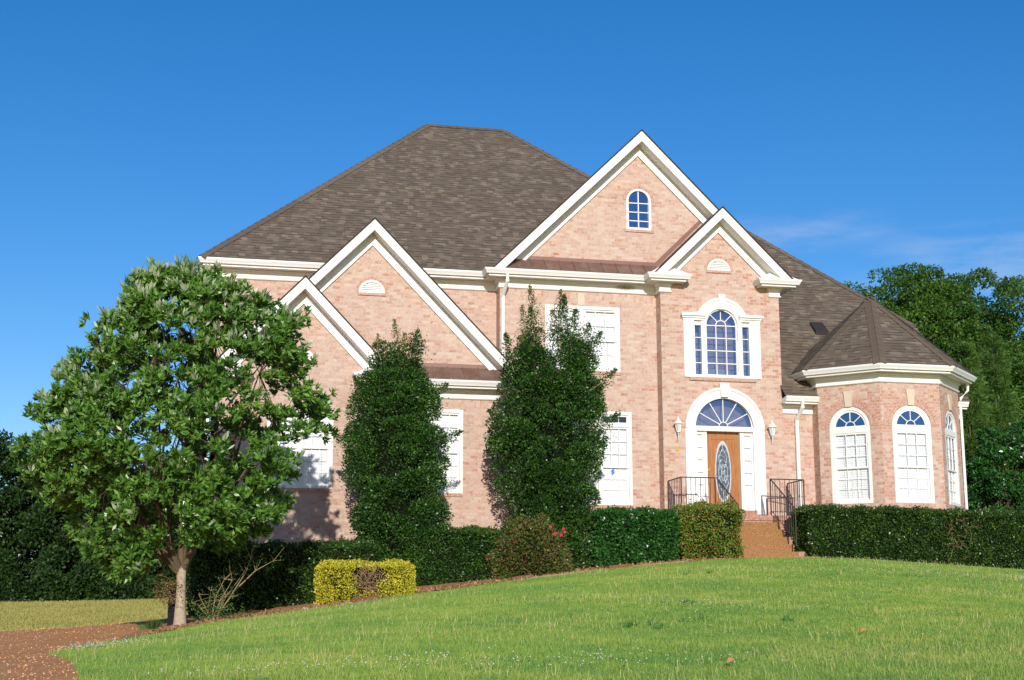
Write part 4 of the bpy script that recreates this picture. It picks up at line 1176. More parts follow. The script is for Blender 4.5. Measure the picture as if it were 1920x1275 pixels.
def sprays(parent, stems, mat, n, L, W, r=rng, wood='twig'):
    """upright shoots at the top of a shrub: each stem a thin twig with leaves along it"""
    PP = []; DD = []
    for (p, q, w) in stems:
        t = MB(); p = np.array(p); q = np.array(q); mid = (p + q) / 2 + r.normal(size=3) * .04
        t.tube([p, mid, q], [.012, .008, .003], 5, False); t.build('shoot', M[wood], parent)
        m = int(n * np.linalg.norm(q - p)); s = r.uniform(size=m)
        base = p + (q - p) * s[:, None]
        PP.append(base + r.normal(size=(m, 3)) * (w * (1.05 - s))[:, None]); DD.append(np.tile((q - p), (m, 1)) / np.linalg.norm(q - p))
    P = np.concatenate(PP); D = np.concatenate(DD); m = len(P)
    V, F_ = leaves(P, D * .6 + unit(r.normal(size=(m, 3))) * .9, L * r.uniform(.7, 1.3, m), W * r.uniform(.7, 1.3, m), r=r)
    np_mesh('shoot_leaves', V, F_, M[mat], parent, r.uniform(size=m))
def trunk(parent, pts, rs, mat='bark', name='trunk', n=9):
    t = MB(); t.tube(pts, rs, n); return t.build(name, M[mat], parent, smooth=True)

P1 = [(6.55, 3.80, 4.95), (6.12, 3.70, 5.0), (5.6, 3.42, 5.15), (5.09, 3.25, 5.35), (3.94, 3.14, 5.56), (2.68, 3.24, 5.62), (1.57, 3.54, 5.68), (.83, 3.7, 5.6)]
t1, _ = profile_tree('holly_tree', P1, 33.5, .85, 'leaf_holly', 'dark holly column on the left, beside the twin shuttered window', 'tree', 64000, .062, .036, base=.9)
trunk(t1, [(4.5, 33.5, .6), (4.45, 33.5, 3), (4.4, 33.5, 6)], [.09, .07, .03], 'bark_dark')
sprays(t1, [((4.35, 33.3, 6.2), (4.22, 33.2, 7.12), .16), ((3.95, 33.3, 6.1), (3.82, 33.2, 6.75), .15), ((4.7, 33.3, 6.2), (4.8, 33.2, 6.95), .2), ((4.5, 33.2, 6.1), (4.45, 33.1, 6.8), .18)], 'leaf_holly_new', 330, .05, .03)
sprays(t1, [((3.6, 33.3, 5.0), (3.28, 33.1, 5.7), .18), ((5.1, 33.3, 5.2), (5.5, 33.1, 5.6), .16), ((5.2, 33.3, 4.2), (5.85, 33.0, 4.45), .16), ((3.4, 33.3, 3.9), (2.8, 33.1, 4.35), .16), ((4.6, 33.1, 6.2), (4.75, 33.0, 6.8), .25)], 'leaf_holly', 520, .055, .033)
P2 = [(6.95, 7.35, 9.05), (6.5, 7.2, 9.35), (6.08, 7.08, 9.45), (5.27, 6.82, 9.55), (4.47, 6.65, 9.55), (3.43, 6.86, 9.42), (2.13, 7.04, 9.28), (1.3, 7.23, 9.2)]
t2, _ = profile_tree('holly_tree', P2, 33.9, .8, 'leaf_holly', 'taller holly column with two feathery tips, before the upper window', 'tree', 74000, .062, .036, base=1.3)
trunk(t2, [(8.2, 33.9, 1.0), (8.2, 33.9, 4), (8.15, 33.9, 6.5)], [.10, .08, .03], 'bark_dark')
sprays(t2, [((7.85, 33.6, 6.8), (7.62, 33.5, 8.2), .20), ((7.55, 33.6, 6.6), (7.42, 33.5, 7.7), .16), ((8.35, 33.6, 6.8), (8.42, 33.5, 8.15), .19), ((8.25, 33.6, 6.9), (8.2, 33.5, 7.6), .18)], 'leaf_holly_new', 420, .05, .03)
sprays(t2, [((8.4, 33.5, 6.6), (8.45, 33.3, 7.95), .24), ((8.6, 33.5, 6.6), (8.75, 33.3, 7.6), .26), ((7.7, 33.5, 6.5), (7.6, 33.3, 7.6), .22), ((9.0, 33.5, 6.4), (9.35, 33.2, 7.05), .2), ((8.9, 33.5, 6.2), (9.05, 33.2, 7.25), .26),
            ((9.1, 33.4, 4.6), (9.75, 33.0, 5.0), .2), ((9.1, 33.4, 5.6), (9.7, 33.1, 6.1), .18), ((7.1, 33.4, 4.6), (6.5, 33.1, 5.0), .18), ((7.2, 33.4, 6.0), (6.95, 33.2, 6.9), .17)], 'leaf_holly', 620, .055, .033)

# magnolia ------------------------------------------------------------------------
mag = empty('magnolia_tree', (-.40, 28, -.05), 'broad glossy magnolia with pale new leaves before the left gable', 'tree')
MP = np.array(sorted([(6.85, -1.0, -.75), (6.55, -1.4, .1), (6.3, -1.62, 1.05), (5.9, -1.95, 1.6), (5.5, -2.25, 1.85), (4.97, -2.60, 1.95), (4.35, -2.9, 2.25), (3.72, -3.30, 2.3), (3.09, -3.45, 2.0), (2.68, -3.2, 1.6), (2.07, -2.9, 1.4), (1.67, -2.5, 1.0), (1.27, -2.0, .2), (.9, -1.5, -.1)]))
trunk(mag, [(-.395, 28, -.12), (-.40, 28, .02), (-.405, 28, .35), (-.41, 28, .78), (-.42, 28.02, 1.05)], [.16, .125, .098, .088, .10])
r5 = np.random.default_rng(21)
# limbs from the fork, then branch tips spread over the crown
limbs = MB(); tips = []
forks = [((-.42, 28.0, .95), (-1.2, 27.7, 2.0)), ((-.42, 28, 1.0), (-.7, 28.2, 2.6)), ((-.40, 28, 1.0), (.35, 27.8, 2.3)), ((-.42, 28, 1.0), (-.3, 28.5, 3.2)), ((-.42, 28, .9), (-1.4, 28.6, 1.9)), ((-.4, 28, 1.0), (.1, 27.3, 2.0)), ((-.45, 28, 1.0), (-.9, 27.2, 2.2))]
ends = []
for a, b_ in forks:
    a = np.array(a); b_ = np.array(b_); m_ = (a + b_) / 2 + r5.normal(size=3) * .06
    limbs.tube([a, m_, b_], [.075, .055, .042], 7, False); ends.append(b_)
def crown_pts(k, lo, hi, r):
    z = .95 + (6.75 - .95) * r.uniform(size=k) ** .95
    a = np.interp(z, MP[:, 0], MP[:, 1]); b = np.interp(z, MP[:, 0], MP[:, 2])
    th = r.uniform(0, 2 * np.pi, k); q = np.sqrt(r.uniform(lo, hi, k))
    return np.stack([(a + b) / 2 + (b - a) / 2 * q * np.cos(th) * .97, 28 + np.minimum(2.5, (b - a) / 2 * .9) * q * np.sin(th), z], 1)
E = np.array(ends)
MID = crown_pts(46, .10, .42, r5)
for p in MID:
    a = E[np.argmin(np.linalg.norm((E - p) * np.array([1, 1, .6]), axis=1))]
    limbs.tube([a, a * .5 + p * .5 + np.array([0, 0, -.08]) + r5.normal(size=3) * .1, p], [.032, .024, .014], 5, False)
T_ = np.concatenate([crown_pts(520, .50, 1.0, r5), crown_pts(110, .08, .5, r5), crown_pts(70, .95, 1.05, r5)])
# leave the lower right and the right shoulder open so that the wall shows through
open_ = (r5.uniform(size=len(T_)) < np.clip((T_[:, 0] + .1) * .6, 0, .38)) | ((T_[:, 2] < 1.5) & (T_[:, 0] > -.95) & (T_[:, 0] < .1))
T_ = T_[~open_]
for p in T_:
    a = MID[np.argmin(np.linalg.norm((MID - p) * np.array([1, 1, .8]), axis=1))]
    limbs.tube([a, a * .5 + p * .5 + np.array([0, 0, -.06]) + r5.normal(size=3) * .06, p], [.010, .007, .004], 4, False)
M['bark_mid'] = plain('brown_bark', (.12, .088, .055), .9, .2, 9, .4, .5)
limbs.build('branches', M['bark_mid'], mag, smooth=True)
RP, RD, PALE = [], [], []
for p in T_:
    c0 = np.array([-.6, 28, max(1.5, p[2] - 1.4)]); o = unit(p - c0)
    k = int(r5.integers(7, 13))
    q = p + unit(r5.normal(size=(k, 3))) * (r5.uniform(.04, .34, (k, 1))) * np.array([1, 1, .65])
    RP.append(q); RD.append(unit(o + np.array([0, -.25, .40]) + r5.normal(size=(k, 3)) * .4))
    up = (p[2] - 3.4) / 3 + (-p[0]) * .10
    PALE.append(r5.uniform(size=k) < np.clip(up * .26, 0.02, .34))
RP = np.concatenate(RP); RD = np.concatenate(RD); PALE = np.concatenate(PALE)
V, F_ = rosettes(RP, RD, 15, .145, .052, .85, .02, r5)
np_mesh('crown', V, F_, M['leaf_mag'], mag, r5.uniform(size=len(F_)))
V, F_ = rosettes(RP[PALE] + RD[PALE] * .07, RD[PALE] + np.array([0, 0, .9]), 6, .17, .062, .42, .015, r5)
np_mesh('new_leaves', V, F_, M['leaf_mag_pale'], mag, r5.uniform(size=len(F_)))

sk = MB(); sp = []
for i in range(26):
    a = np.array([-.5 + r5.normal() * .08, 27.95, r5.uniform(.35, .75)]); b_ = a + np.array([-abs(r5.normal()) * .28, r5.normal() * .15, r5.normal() * .08 + .02])
    sk.tube([a, (a + b_) / 2 + np.array([0, 0, .04]), b_], [.004, .003, .002], 4, False)
    sp.append(a + (b_ - a) * r5.uniform(.3, 1, (26, 1)) + r5.normal(size=(26, 3)) * .05)
sk.build('trunk_sprouts', M['dead_twig'], mag)
sp = np.concatenate(sp); V, F_ = leaves(sp, r5.normal(size=sp.shape), .045, .02, r=r5)
M['leaf_rust'] = leaf_mat('rusty_sprout_leaf', (.12, .08, .03), (.20, .13, .05), (.22, .22, .06), .5, .3, .2)
np_mesh('sprout_leaves', V, F_, M['leaf_rust'], mag, r5.uniform(size=len(F_)))

# bare shrub, post and weeds by the trunk
sh = empty('bare_shrub', (.2, 28.7, .0), 'nearly leafless shrub with pale arching twigs right of the magnolia trunk', 'shrub')
t = MB(); wl = []
for k in range(10):
    a = r5.uniform(-1, 1); base = np.array([.22 + r5.normal() * .05, 28.65 + r5.normal() * .05, -.02])
    if k == 0: pts = [base, base + (.32, -.1, .50), base + (.62, -.1, 1.0), base + (.70, 0, 1.25), base + (.58, 0, 1.55)]
    elif k == 1: pts = [base + (.45, -.1, .72), base + (.75, -.1, 1.02), base + (1.1, -.1, 1.22)]
    elif k == 2: pts = [base, base + (.06, 0, .5), base + (.22, -.1, .85), base + (.32, -.1, .95)]
    elif k == 3: pts = [base, base + (-.3, 0, .35), base + (-.45, 0, .4)]
    else:
        Lh = r5.uniform(.4, 1.1); pts = [base, base + np.array([a * .35, r5.normal() * .1, .5]) * Lh, base + np.array([a * .8, r5.normal() * .2, .95]) * Lh]
    t.tube(pts, list(np.linspace(.012, .004, len(pts))), 5, False)
    for q in pts[1:]:
        for _ in range(3):
            e = np.array(q) + np.array([r5.normal() * .14, r5.normal() * .1, abs(r5.normal()) * .14]); t.tube([q, e], [.005, .002], 4, False); wl.append(e)
t.build('stems', M['twig'], sh)
wl = np.array(wl); pts = np.concatenate([wl + r5.normal(size=wl.shape) * .05 for _ in range(5)] + [np.array([.25, 28.6, .14]) + r5.normal(size=(900, 3)) * np.array([.30, .12, .13])])
V, F_ = leaves(pts, r5.normal(size=pts.shape) + np.array([0, 0, .5]), .05, .022, r=r5); np_mesh('leaves', V, F_, M['leaf_weed'], sh, r5.uniform(size=len(F_)))
po = empty('utility_post', (-.56, 28.35, -.1), 'short black square post close behind the magnolia trunk', 'post')
p_ = MB(); p_.box(-.64, -.49, 28.28, 28.43, -.3, .60); p_.build('shaft', M['dark'], po)
p_ = MB(); p_.hexa([(-.65, 28.27, .602), (-.48, 28.27, .602), (-.48, 28.44, .602), (-.65, 28.44, .602)][::-1], [(-.60, 28.32, .66), (-.53, 28.32, .66), (-.53, 28.39, .66), (-.60, 28.39, .66)][::-1]); p_.build('cap', M['dark'], po)
tu = empty('grass_tuft', (-.86, 27.6, h1(-.86, 27.6)), 'grey green grass tuft on the mulch left of the trunk', 'plant')
q = np.array([-.86, 27.6, h1(-.86, 27.6)]) + r5.normal(size=(260, 3)) * np.array([.05, .05, .0])
V, F_ = leaves(q, np.array([0, 0, 1.0]) + r5.normal(size=(260, 3)) * .4, .20, .010, r=r5); np_mesh('blades', V, F_, M['leaf_weed'], tu, r5.uniform(size=260))

# background trees -----------------------------------------------------------------
def big_tree(name, x, y, zb, ztop, rad, mat, label, group, n=42000, L=.2, W=.11, seed=1, cat='tree', low=.25, clumps=330, flat=1.0, bark='bark_dark'):
    r = np.random.default_rng(seed)
    E_ = empty(name, (x, y, zb), label, cat, group)
    H_ = ztop - zb; cz = zb + H_ * (low + (1 - low) / 2); rz = H_ * (1 - low) / 2
    d = unit(r.normal(size=(clumps, 3))); rr = r.uniform(.25, .90, clumps) ** .5
    wob = 1 + .16 * np.sin(d[:, 0] * 4 + seed) * np.sin(d[:, 2] * 5 + seed * 2)
    C_ = np.array([x, y, cz]) + d * (rr * wob)[:, None] * np.array([rad * .86, rad * .86, rz * .88])
    cr = rad * r.uniform(.11, .24, clumps)
    k = r.choice(clumps, n, p=cr ** 2 / np.sum(cr ** 2))
    dd = unit(r.normal(size=(n, 3)) + np.array([0, 0, .3]))
    P = C_[k] + dd * (cr[k] * (1 - np.abs(r.normal(size=n)) * .25))[:, None] * np.array([1, 1, .62])
    V, F_ = leaves(P, dd * .6 + unit(r.normal(size=(n, 3))) * .9, L * r.uniform(.6, 1.3, n), W * r.uniform(.6, 1.3, n), r=r)
    np_mesh('crown', V, F_, M[mat], E_, r.uniform(size=n))
    t = MB(); top = np.array([x + r.normal() * .2, y, zb + H_ * .75])
    t.tube([(x, y, zb - .3), (x + r.normal() * .1, y, zb + H_ * .3), top], [rad * .075, rad * .055, rad * .02], 8, False)
    for i in range(26):
        p = C_[r.integers(clumps)]; a = np.array([x, y, zb + H_ * r.uniform(.25, .6)]); t.tube([a, (a + p) / 2 + r.normal(size=3) * .2, p], [rad * .03, rad * .02, rad * .008], 5, False)
    t.build('trunk', M[bark], E_)
    return E_
G_R = 'trees behind the house on the right'
for i, (x, y, zt, rad, mat, lab) in enumerate([
    (28.6, 56, 16.0, 3.4, 'leaf_oak', 'bright green oak rising just right of the bay roof peak'),
    (31.6, 57, 16.9, 3.3, 'leaf_oak', 'green oak in the middle of the right-hand tree line'),
    (35.2, 55.5, 15.7, 3.4, 'leaf_oak', 'tall oak at the right frame edge with sky gaps'),
    (27.2, 62, 15.6, 3.0, 'leaf_oak', 'farthest oak, its crown showing above the shingle hip'),
    (33.9, 59, 17.0, 3.5, 'leaf_oak', 'oak filling the dip between its two taller neighbours'),
    (38.6, 58, 15.6, 3.4, 'leaf_oak', 'oak half cut off by the right frame edge')]):
    big_tree('oak_tree', x, y, 1.6, zt, rad, mat, lab, G_R, 90000, .145, .085, 31 + i, low=.06)
for i, (x, y, zt, rad, mat, lab) in enumerate([
    (26.6, 47, 9.8, 2.6, 'leaf_oak', 'rounded green tree close behind the right end of the house'),
    (30.6, 50, 11.2, 3.0, 'leaf_oak', 'low green tree below the oaks near the frame edge'),
    (24.3, 44, 6.0, 1.6, 'leaf_holly', 'low dark evergreen beside the bay downspout')]):
    big_tree('understorey_tree', x, y, 1.2, zt, rad, mat, lab, G_R, 44000, .15, .085, 51 + i, low=.04)
big_tree('evergreen_magnolia', 23.3, 38.2, 1.0, 6.4, 1.75, 'leaf_cherry', 'glossy dark evergreen standing behind the right end of the long hedge', None, 30000, .12, .055, 61, low=.05, clumps=110)
# young pines: whorls of needles on a straight stem
for i, (x, y, zt) in enumerate([(22.2, 40.5, 7.9), (24.0, 41.5, 8.8), (25.6, 42.5, 9.6)]):
    r = np.random.default_rng(70 + i)
    E_ = empty('young_pine', (x, y, 1.2), ['slender young pine nearest the bay gutter', 'young pine standing between two others behind the evergreen', 'tallest young pine, nearest the right frame edge'][i], 'tree', 'young pines right of the bay')
    trunk(E_, [(x, y, 1.0), (x, y, zt * .6), (x, y, zt)], [.05, .035, .01], 'bark_dark', n=6)
    PP, DD = [], []
    for j in range(150):
        z = 1.8 + (zt - 1.8) * r.uniform(); Lb = .25 + (zt - z) / (zt - 1.8) * 1.1; a = r.uniform(0, 2 * np.pi); s = r.uniform(.2, 1, 150)
        dv = np.array([math.cos(a), math.sin(a), .55]); PP.append(np.array([x, y, z]) + dv * (Lb * s)[:, None] + r.normal(size=(150, 3)) * .05); DD.append(np.tile(dv, (150, 1)))
    P = np.concatenate(PP); D = np.concatenate(DD)
    V, F_ = leaves(P, D * .8 + unit(r.normal(size=P.shape)) * .8, .16, .022, r=r); np_mesh('crown', V, F_, M['leaf_pine'], E_, r.uniform(size=len(P)))

G_L = 'dark woodland trees beyond the field'
for i, (x, y, zt, rad, lab) in enumerate([
    (-10.8, 75, 10.2, 4.0, 'dark woodland tree at the left frame edge beyond the field'),
    (-6.0, 73, 9.6, 3.2, 'dark woodland tree left of the magnolia trunk beyond the field'),
    (-2.2, 72, 8.4, 3.0, 'dark woodland tree partly hidden behind the magnolia trunk'),
    (2.2, 74, 9.0, 3.2, 'dark woodland tree behind the left corner of the house'),
    (-15.5, 76, 11, 3.8, 'dark woodland tree farthest left, cut by the frame edge')]):
    big_tree('woodland_tree', x, y, .9, zt, rad, 'leaf_wood', lab, G_L, 44000, .20, .12, 81 + i, low=-.02, clumps=170)
# undergrowth along the wood's foot
r6 = np.random.default_rng(5); n = 50000
ux = r6.uniform(-22, 5, n); uy = 69 + r6.uniform(0, 2.5, n)
uh = (1.6 + .9 * np.sin(ux * .9) * np.sin(ux * 2.3 + 1)) * r6.uniform(size=n) ** .8
P = np.stack([ux, uy + uh * .4, hgt(ux, uy) + uh], 1)
V, F_ = leaves(P, r6.normal(size=(n, 3)) + np.array([0, -.6, .5]), .17, .10, r=r6)
tag(np_mesh('undergrowth', V, F_, M['leaf_wood'], None, r6.uniform(size=n)), 'tangled dark undergrowth along the foot of the wood', 'undergrowth', kind='stuff')

n = 45000
ux = r6.uniform(22.5, 48, n); uy = 45.5 + (ux - 22.5) * .12 + r6.uniform(0, 2.5, n)
uh = (1.9 + .8 * np.sin(ux * .8) * np.sin(ux * 1.9 + 1)) * r6.uniform(size=n) ** .8
P = np.stack([ux, uy + uh * .35, hgt(ux, uy) + uh], 1)
V, F_ = leaves(P, r6.normal(size=(n, 3)) + np.array([0, -.6, .5]), .15, .085, r=r6)
tag(np_mesh('undergrowth', V, F_, M['leaf_wood'], None, r6.uniform(size=n)), 'dark undergrowth below the trees right of the house', 'undergrowth', kind='stuff')

# edging, lawn grass, clover, leaves ---------------------------------------------
def edging(pts, w, hh, name, mat):
    mb = MB(); P = [Vector((x, y, 0)) for x, y in pts]
    out = []
    for i, p in enumerate(P):
        d = (P[min(i + 1, len(P) - 1)] - P[max(i - 1, 0)]).normalized(); nn = Vector((-d.y, d.x, 0)) * w
        z = h1(p.x, p.y); out.append(((p.x, p.y, z), (p.x + nn.x, p.y + nn.y, z)))
    for (a, b_), (c, d) in zip(out[:-1], out[1:]):
        up = lambda q, h: (q[0], q[1], q[2] + h)
        mb.hexa([up(a, hh), up(c, hh), up(d, hh), up(b_, hh)], [up(a, -.1), up(c, -.1), up(d, -.1), up(b_, -.1)])
    return mb.build(name, mat)
ed = np.array(EDGE)
def along(x0, x1, n=14):
    xs_ = np.linspace(x0, x1, n); return [(x, float(np.interp(x, ed[4:, 0], ed[4:, 1]))) for x in xs_]
tag(edging(along(7.3, 11.2), .14, .045, 'kerb', M['kerb']), kind='structure')
for (a, b_, lb) in ((3.05, 3.62, 'brown edging block below the yellow hedge'), (6.75, 7.25, 'brown edging block in front of the rose bush'), (9.2, 9.75, 'brown edging block below the short bright hedge')):
    o = edging([(x, y - .05) for x, y in along(a, b_, 5)], .13, .10, 'edging_block', M['block']); tag(o, lb, 'edging block', 'edging blocks along the bed')

def inpoly(x, y, poly):
    inside = np.zeros(len(x), bool); j = len(poly) - 1
    for i in range(len(poly)):
        xi, yi = poly[i]; xj, yj = poly[j]
        c = ((yi > y) != (yj > y)) & (x < (xj - xi) * (y - yi) / (yj - yi + 1e-12) + xi); inside ^= c; j = i
    return inside
LAWN = EDGE + [(14.7, 32.95), (22.8, 32.95), (23.6, 36), (32, 37), (32, 10), (-.95, 10)]
def fnoise(x, y, s):
    return (np.sin(x * 1.3 * s + 1.7 * np.sin(y * .9 * s)) + np.sin(y * 1.7 * s + 1.3 * np.sin(x * 1.1 * s + 2)) + np.sin((x + y) * 2.3 * s + 1)) / 3
r7 = np.random.default_rng(11)
def lawn_points(n, far=True):
    # constant density in the picture: more blades near, fewer far
    y = 10.5 + 26.0 * r7.uniform(size=n) ** .9
    x = -2.2 + (y * .80 + 4.2) * r7.uniform(size=n)
    k = inpoly(x, y, LAWN); return x[k], y[k]
M['grass'] = leaf_mat('grass_blade', (.15, .32, .075), (.30, .44, .08), (.52, .55, .13), .5, .25, .3, .7, tip=(.55, .52, .20), tipf=.965)
x, y = lawn_points(1250000); n = len(x)
z = hgt(x, y)
w = .0022 + .00016 * y
hh = (.034 + .014 * fnoise(x, y, .8)) * r7.uniform(.5, 1.6, n)
a = r7.uniform(0, 2 * np.pi, n); lean = r7.uniform(.1, .9, n) * hh
ca, sa = np.cos(a), np.sin(a); b2 = r7.uniform(0, 2 * np.pi, n)
V = np.empty((n, 3, 3)); V[:, 0] = np.stack([x - ca * w, y - sa * w, z - .005], 1); V[:, 1] = np.stack([x + ca * w, y + sa * w, z - .005], 1)
V[:, 2] = np.stack([x + np.cos(b2) * lean, y + np.sin(b2) * lean, z + hh], 1)
rn = np.clip(r7.uniform(size=n) * .55 + .12 + .30 * fnoise(x, y, .55) + .30 * fnoise(x + 5, y, 2.7) + .34 * fnoise(y + 3, x, 7.1), 0, .96)
tall = r7.uniform(size=n) < np.clip(.009 + .020 * fnoise(x, y, .7), .001, .032)
V[tall, 2] = np.stack([x + np.cos(b2) * .03, y + np.sin(b2) * .03, z + .07 + .06 * r7.uniform(size=n)], 1)[tall]; rn[tall] = 1.0
bare = (((x - 8.2) / 2.8) ** 2 + ((y - 14.2) / .9) ** 2 + r7.normal(size=n) * .35 < 1) & (r7.uniform(size=n) < .30); rn[bare] = 1.0
V[bare, 2, 2] -= .012
tag(np_mesh('grass', V.reshape(-1, 3), np.arange(3 * n).reshape(n, 3), M['grass'], None, rn), 'mown bright green lawn grass with straw stems', 'grass', kind='stuff')
# field grass on the far left
n = 90000; x = r7.uniform(-16, 1.2, n); y = 44.6 + 25 * r7.uniform(size=n); keep = ~inpoly(x, y, [(-3.1, 43), (-3.05, 47), (-2.7, 49.5), (-1.9, 51.6), (1, 51.6), (1, 43)]); x, y = x[keep], y[keep]; n = len(x)
z = hgt(x, y) + .02; hh = .07 * r7.uniform(.6, 1.5, n); a = r7.uniform(0, 2 * np.pi, n); w = .014
V = np.empty((n, 3, 3)); V[:, 0] = np.stack([x - np.cos(a) * w, y - np.sin(a) * w, z], 1); V[:, 1] = np.stack([x + np.cos(a) * w, y + np.sin(a) * w, z], 1); V[:, 2] = np.stack([x + r7.normal(size=n) * .03, y, z + hh], 1)
M['dry_grass'] = leaf_mat('dry_grass_blade', (.26, .28, .06), (.40, .37, .10), (.52, .44, .17), .6, .2, .2, .4)
tag(np_mesh('field_grass', V.reshape(-1, 3), np.arange(3 * n).reshape(n, 3), M['dry_grass'], None, r7.uniform(size=n)), 'dry yellow green grass of the flat field on the left', 'grass', kind='stuff')

# clover: small white heads in patches
M['clover'] = plain('clover_head', (.60, .60, .47), .8, .2, 30, .15)
px, py = [], []
for (cx_, cy_, sx, sy, k) in ((-1.5, 22.2, .45, .9, 240), (2.3, 13.6, 1.2, .45, 90), (3.6, 13.4, .9, .4, 80), (.6, 13.2, .6, .25, 60), (13.5, 27.5, 1.6, .5, 150), (16.5, 27.0, 1.1, .3, 130), (7.2, 19.8, .8, .6, 90), (5.5, 30.9, 2.2, .35, 150), (2.6, 29.4, 1.2, .3, 60), (16, 32.4, 1.6, .2, 70), (10, 24, 4, 3, 90), (6, 16, 3, 1.5, 60)):
    px.append(r7.normal(cx_, sx, k)); py.append(r7.normal(cy_, sy, k))
px = np.concatenate(px); py = np.concatenate(py); k = inpoly(px, py, LAWN); px, py = px[k], py[k]; n = len(px); pz = hgt(px, py) + r7.uniform(.05, .09, n)
o8 = np.array([(1, 0, 0), (-1, 0, 0), (0, 1, 0), (0, -1, 0), (0, 0, 1), (0, 0, -1)]); f8 = np.array([(0, 2, 4), (2, 1, 4), (1, 3, 4), (3, 0, 4), (2, 0, 5), (1, 2, 5), (3, 1, 5), (0, 3, 5)])
rad = r7.uniform(.005, .010, n) * (1 + py * .010)
V = (np.stack([px, py, pz], 1)[:, None] + o8[None] * rad[:, None, None]).reshape(-1, 3); F_ = (f8[None] + 6 * np.arange(n)[:, None, None]).reshape(-1, 3)
tag(np_mesh('clover_flowers', V, F_, M['clover'], None), 'white clover heads scattered through the lawn', 'clover', kind='stuff')

# broad-leaved weeds standing out of the turf
wx, wy = [], []
for (a, b, k) in ((5.6, 17.4, 5), (6.3, 17.8, 4), (7.6, 17.6, 5), (7.0, 20.6, 4), (9.6, 27.4, 4), (10.8, 16.2, 5), (11.4, 15.2, 5)):
    wx.append(r7.normal(a, .22, k)); wy.append(r7.normal(b, .12, k))
wx = np.repeat(np.concatenate(wx), 14); wy = np.repeat(np.concatenate(wy), 14); n = len(wx)
P = np.stack([wx, wy, hgt(wx, wy) + .01], 1)
V, F_ = leaves(P, r7.normal(size=(n, 3)) * np.array([1, 1, 0]) + np.array([0, 0, .75]), r7.uniform(.07, .15, n), .014, r=r7)
M['weed_dark'] = leaf_mat('dark_weed', (.06, .17, .05), (.11, .26, .065), (.18, .35, .08), .45, .3, .2)
tag(np_mesh('weeds', V, F_, M['weed_dark'], None, r7.uniform(size=n)), 'dark blue green weed tufts in the lawn', 'weeds', kind='stuff')
# loose gravel on the driveway
n = 15000; gy = 11 + 33 * r7.uniform(size=n) ** 1.6; gx = -gy * .32 + r7.uniform(size=n) * gy * .34
DR = [(-1.0, 11), (-1.12, 14.5), (-1.45, 17.5), (-1.95, 20.5), (-2.15, 21.8), (-1.9, 23.2), (-1.4, 24.8), (-1.15, 27.3), (-2.1, 44), (-8.4, 43.7), (-20, 35), (-20, 11)]
k = inpoly(gx, gy, DR); gx, gy = gx[k], gy[k]; n = len(gx)
P = np.stack([gx, gy, hgt(gx, gy) + .016], 1)
V, F_ = leaves(P, r7.normal(size=(n, 3)) * np.array([1, 1, .35]) + np.array([0, 0, .12]), r7.uniform(.008, .020, n) * (1 + gy * .02), .012 * (1 + gy * .02), r=r7)
M['gravel'] = leaf_mat('gravel_chip', (.66, .30, .11), (.78, .40, .17), (.84, .52, .28), .9, .15, 0, 6)
tag(np_mesh('gravel', V, F_, M['gravel'], None, r7.uniform(size=n)), 'loose reddish gravel scattered on the driveway', 'gravel', kind='stuff')

# mulch chips
n = 9000; t = r7.uniform(size=n); ex = np.interp(t, np.linspace(0, 1, 60), np.linspace(-.9, 12.6, 60)); ey = np.interp(ex, ed[4:, 0], ed[4:, 1]) + np.abs(r7.normal(size=n)) * .45 + .03
P = np.stack([ex, ey, hgt(ex, ey) + .025], 1)
V, F_ = leaves(P, r7.normal(size=(n, 3)) * np.array([1, 1, .35]), .09 * r7.uniform(.4, 1.3, n), .03, r=r7)
M['chip'] = leaf_mat('mulch_chip', (.17, .08, .04), (.34, .17, .085), (.55, .36, .22), .9, .1, 0, 4)
tag(np_mesh('mulch_chips', V, F_, M['chip'], None, r7.uniform(size=n)), 'rusty bark chips strewn along the planting bed', 'mulch', kind='stuff')
M['tan_leaf'] = plain('dry_leaf_tan', (.42, .20, .09), .8, .2, 20, .3)
for (x, y, lb) in ((4.93, 13.1, 'curled tan dead leaf on the near lawn'), (7.7, 16.0, 'small brown dead leaf on the mid lawn'), (9.4, 29.2, 'flat brown dead leaf on the lawn below the bright hedge')):
    zz = h1(x, y) + .05; lf = MB(); s = .028 + .0012 * y
    lf.poly([(x - s, y, zz), (x, y - s * .6, zz + .01), (x + s, y, zz + .03), (x + s * .2, y + s * .5, zz + .05)]); lf.poly([(x - s, y, zz), (x + s * .2, y + s * .5, zz + .05), (x - s * .5, y + s * .4, zz + .045)])
    tag(lf.build('dead_leaf', M['tan_leaf']), lb, 'leaf', 'dead leaves on the lawn')
M['stone'] = plain('pale_stone', (.55, .53, .50), .85, .2, 12, .2)
for (x, y, s, lb) in ((2.05, 29.62, .07, 'pale grey stone at the mulch edge, left of the yellow hedge'), (2.28, 29.72, .05, 'smaller pale stone beside the grey stone at the mulch edge')):
    q = MB(); q.lathe((x, y, h1(x, y)), [(s * 1.1, -.02), (s * 1.25, s * .3), (s * .8, s * .75), (s * .25, s * .9)], 9); tag(q.build('stone', M['stone'], smooth=True), lb, 'stone', 'stones at the mulch edge')

# ------------------------------------------------------------------ light, sky, camera
EL, AZ = math.radians(18), math.radians(9)         # sun low behind the camera, slightly to its left
to_sun = Vector((-math.sin(AZ) * math.cos(EL), -math.cos(AZ) * math.cos(EL), math.sin(EL)))
sd = bpy.data.lights.new('sun', 'SUN'); sd.energy = 4.2; sd.angle = math.radians(.5); sd.color = (1.0, .94, .84)
so = bpy.data.objects.new('sun', sd); COL.objects.link(so); so.rotation_euler = (-to_sun).to_track_quat('-Z', 'Y').to_euler(); so.location = (0, 0, 40)

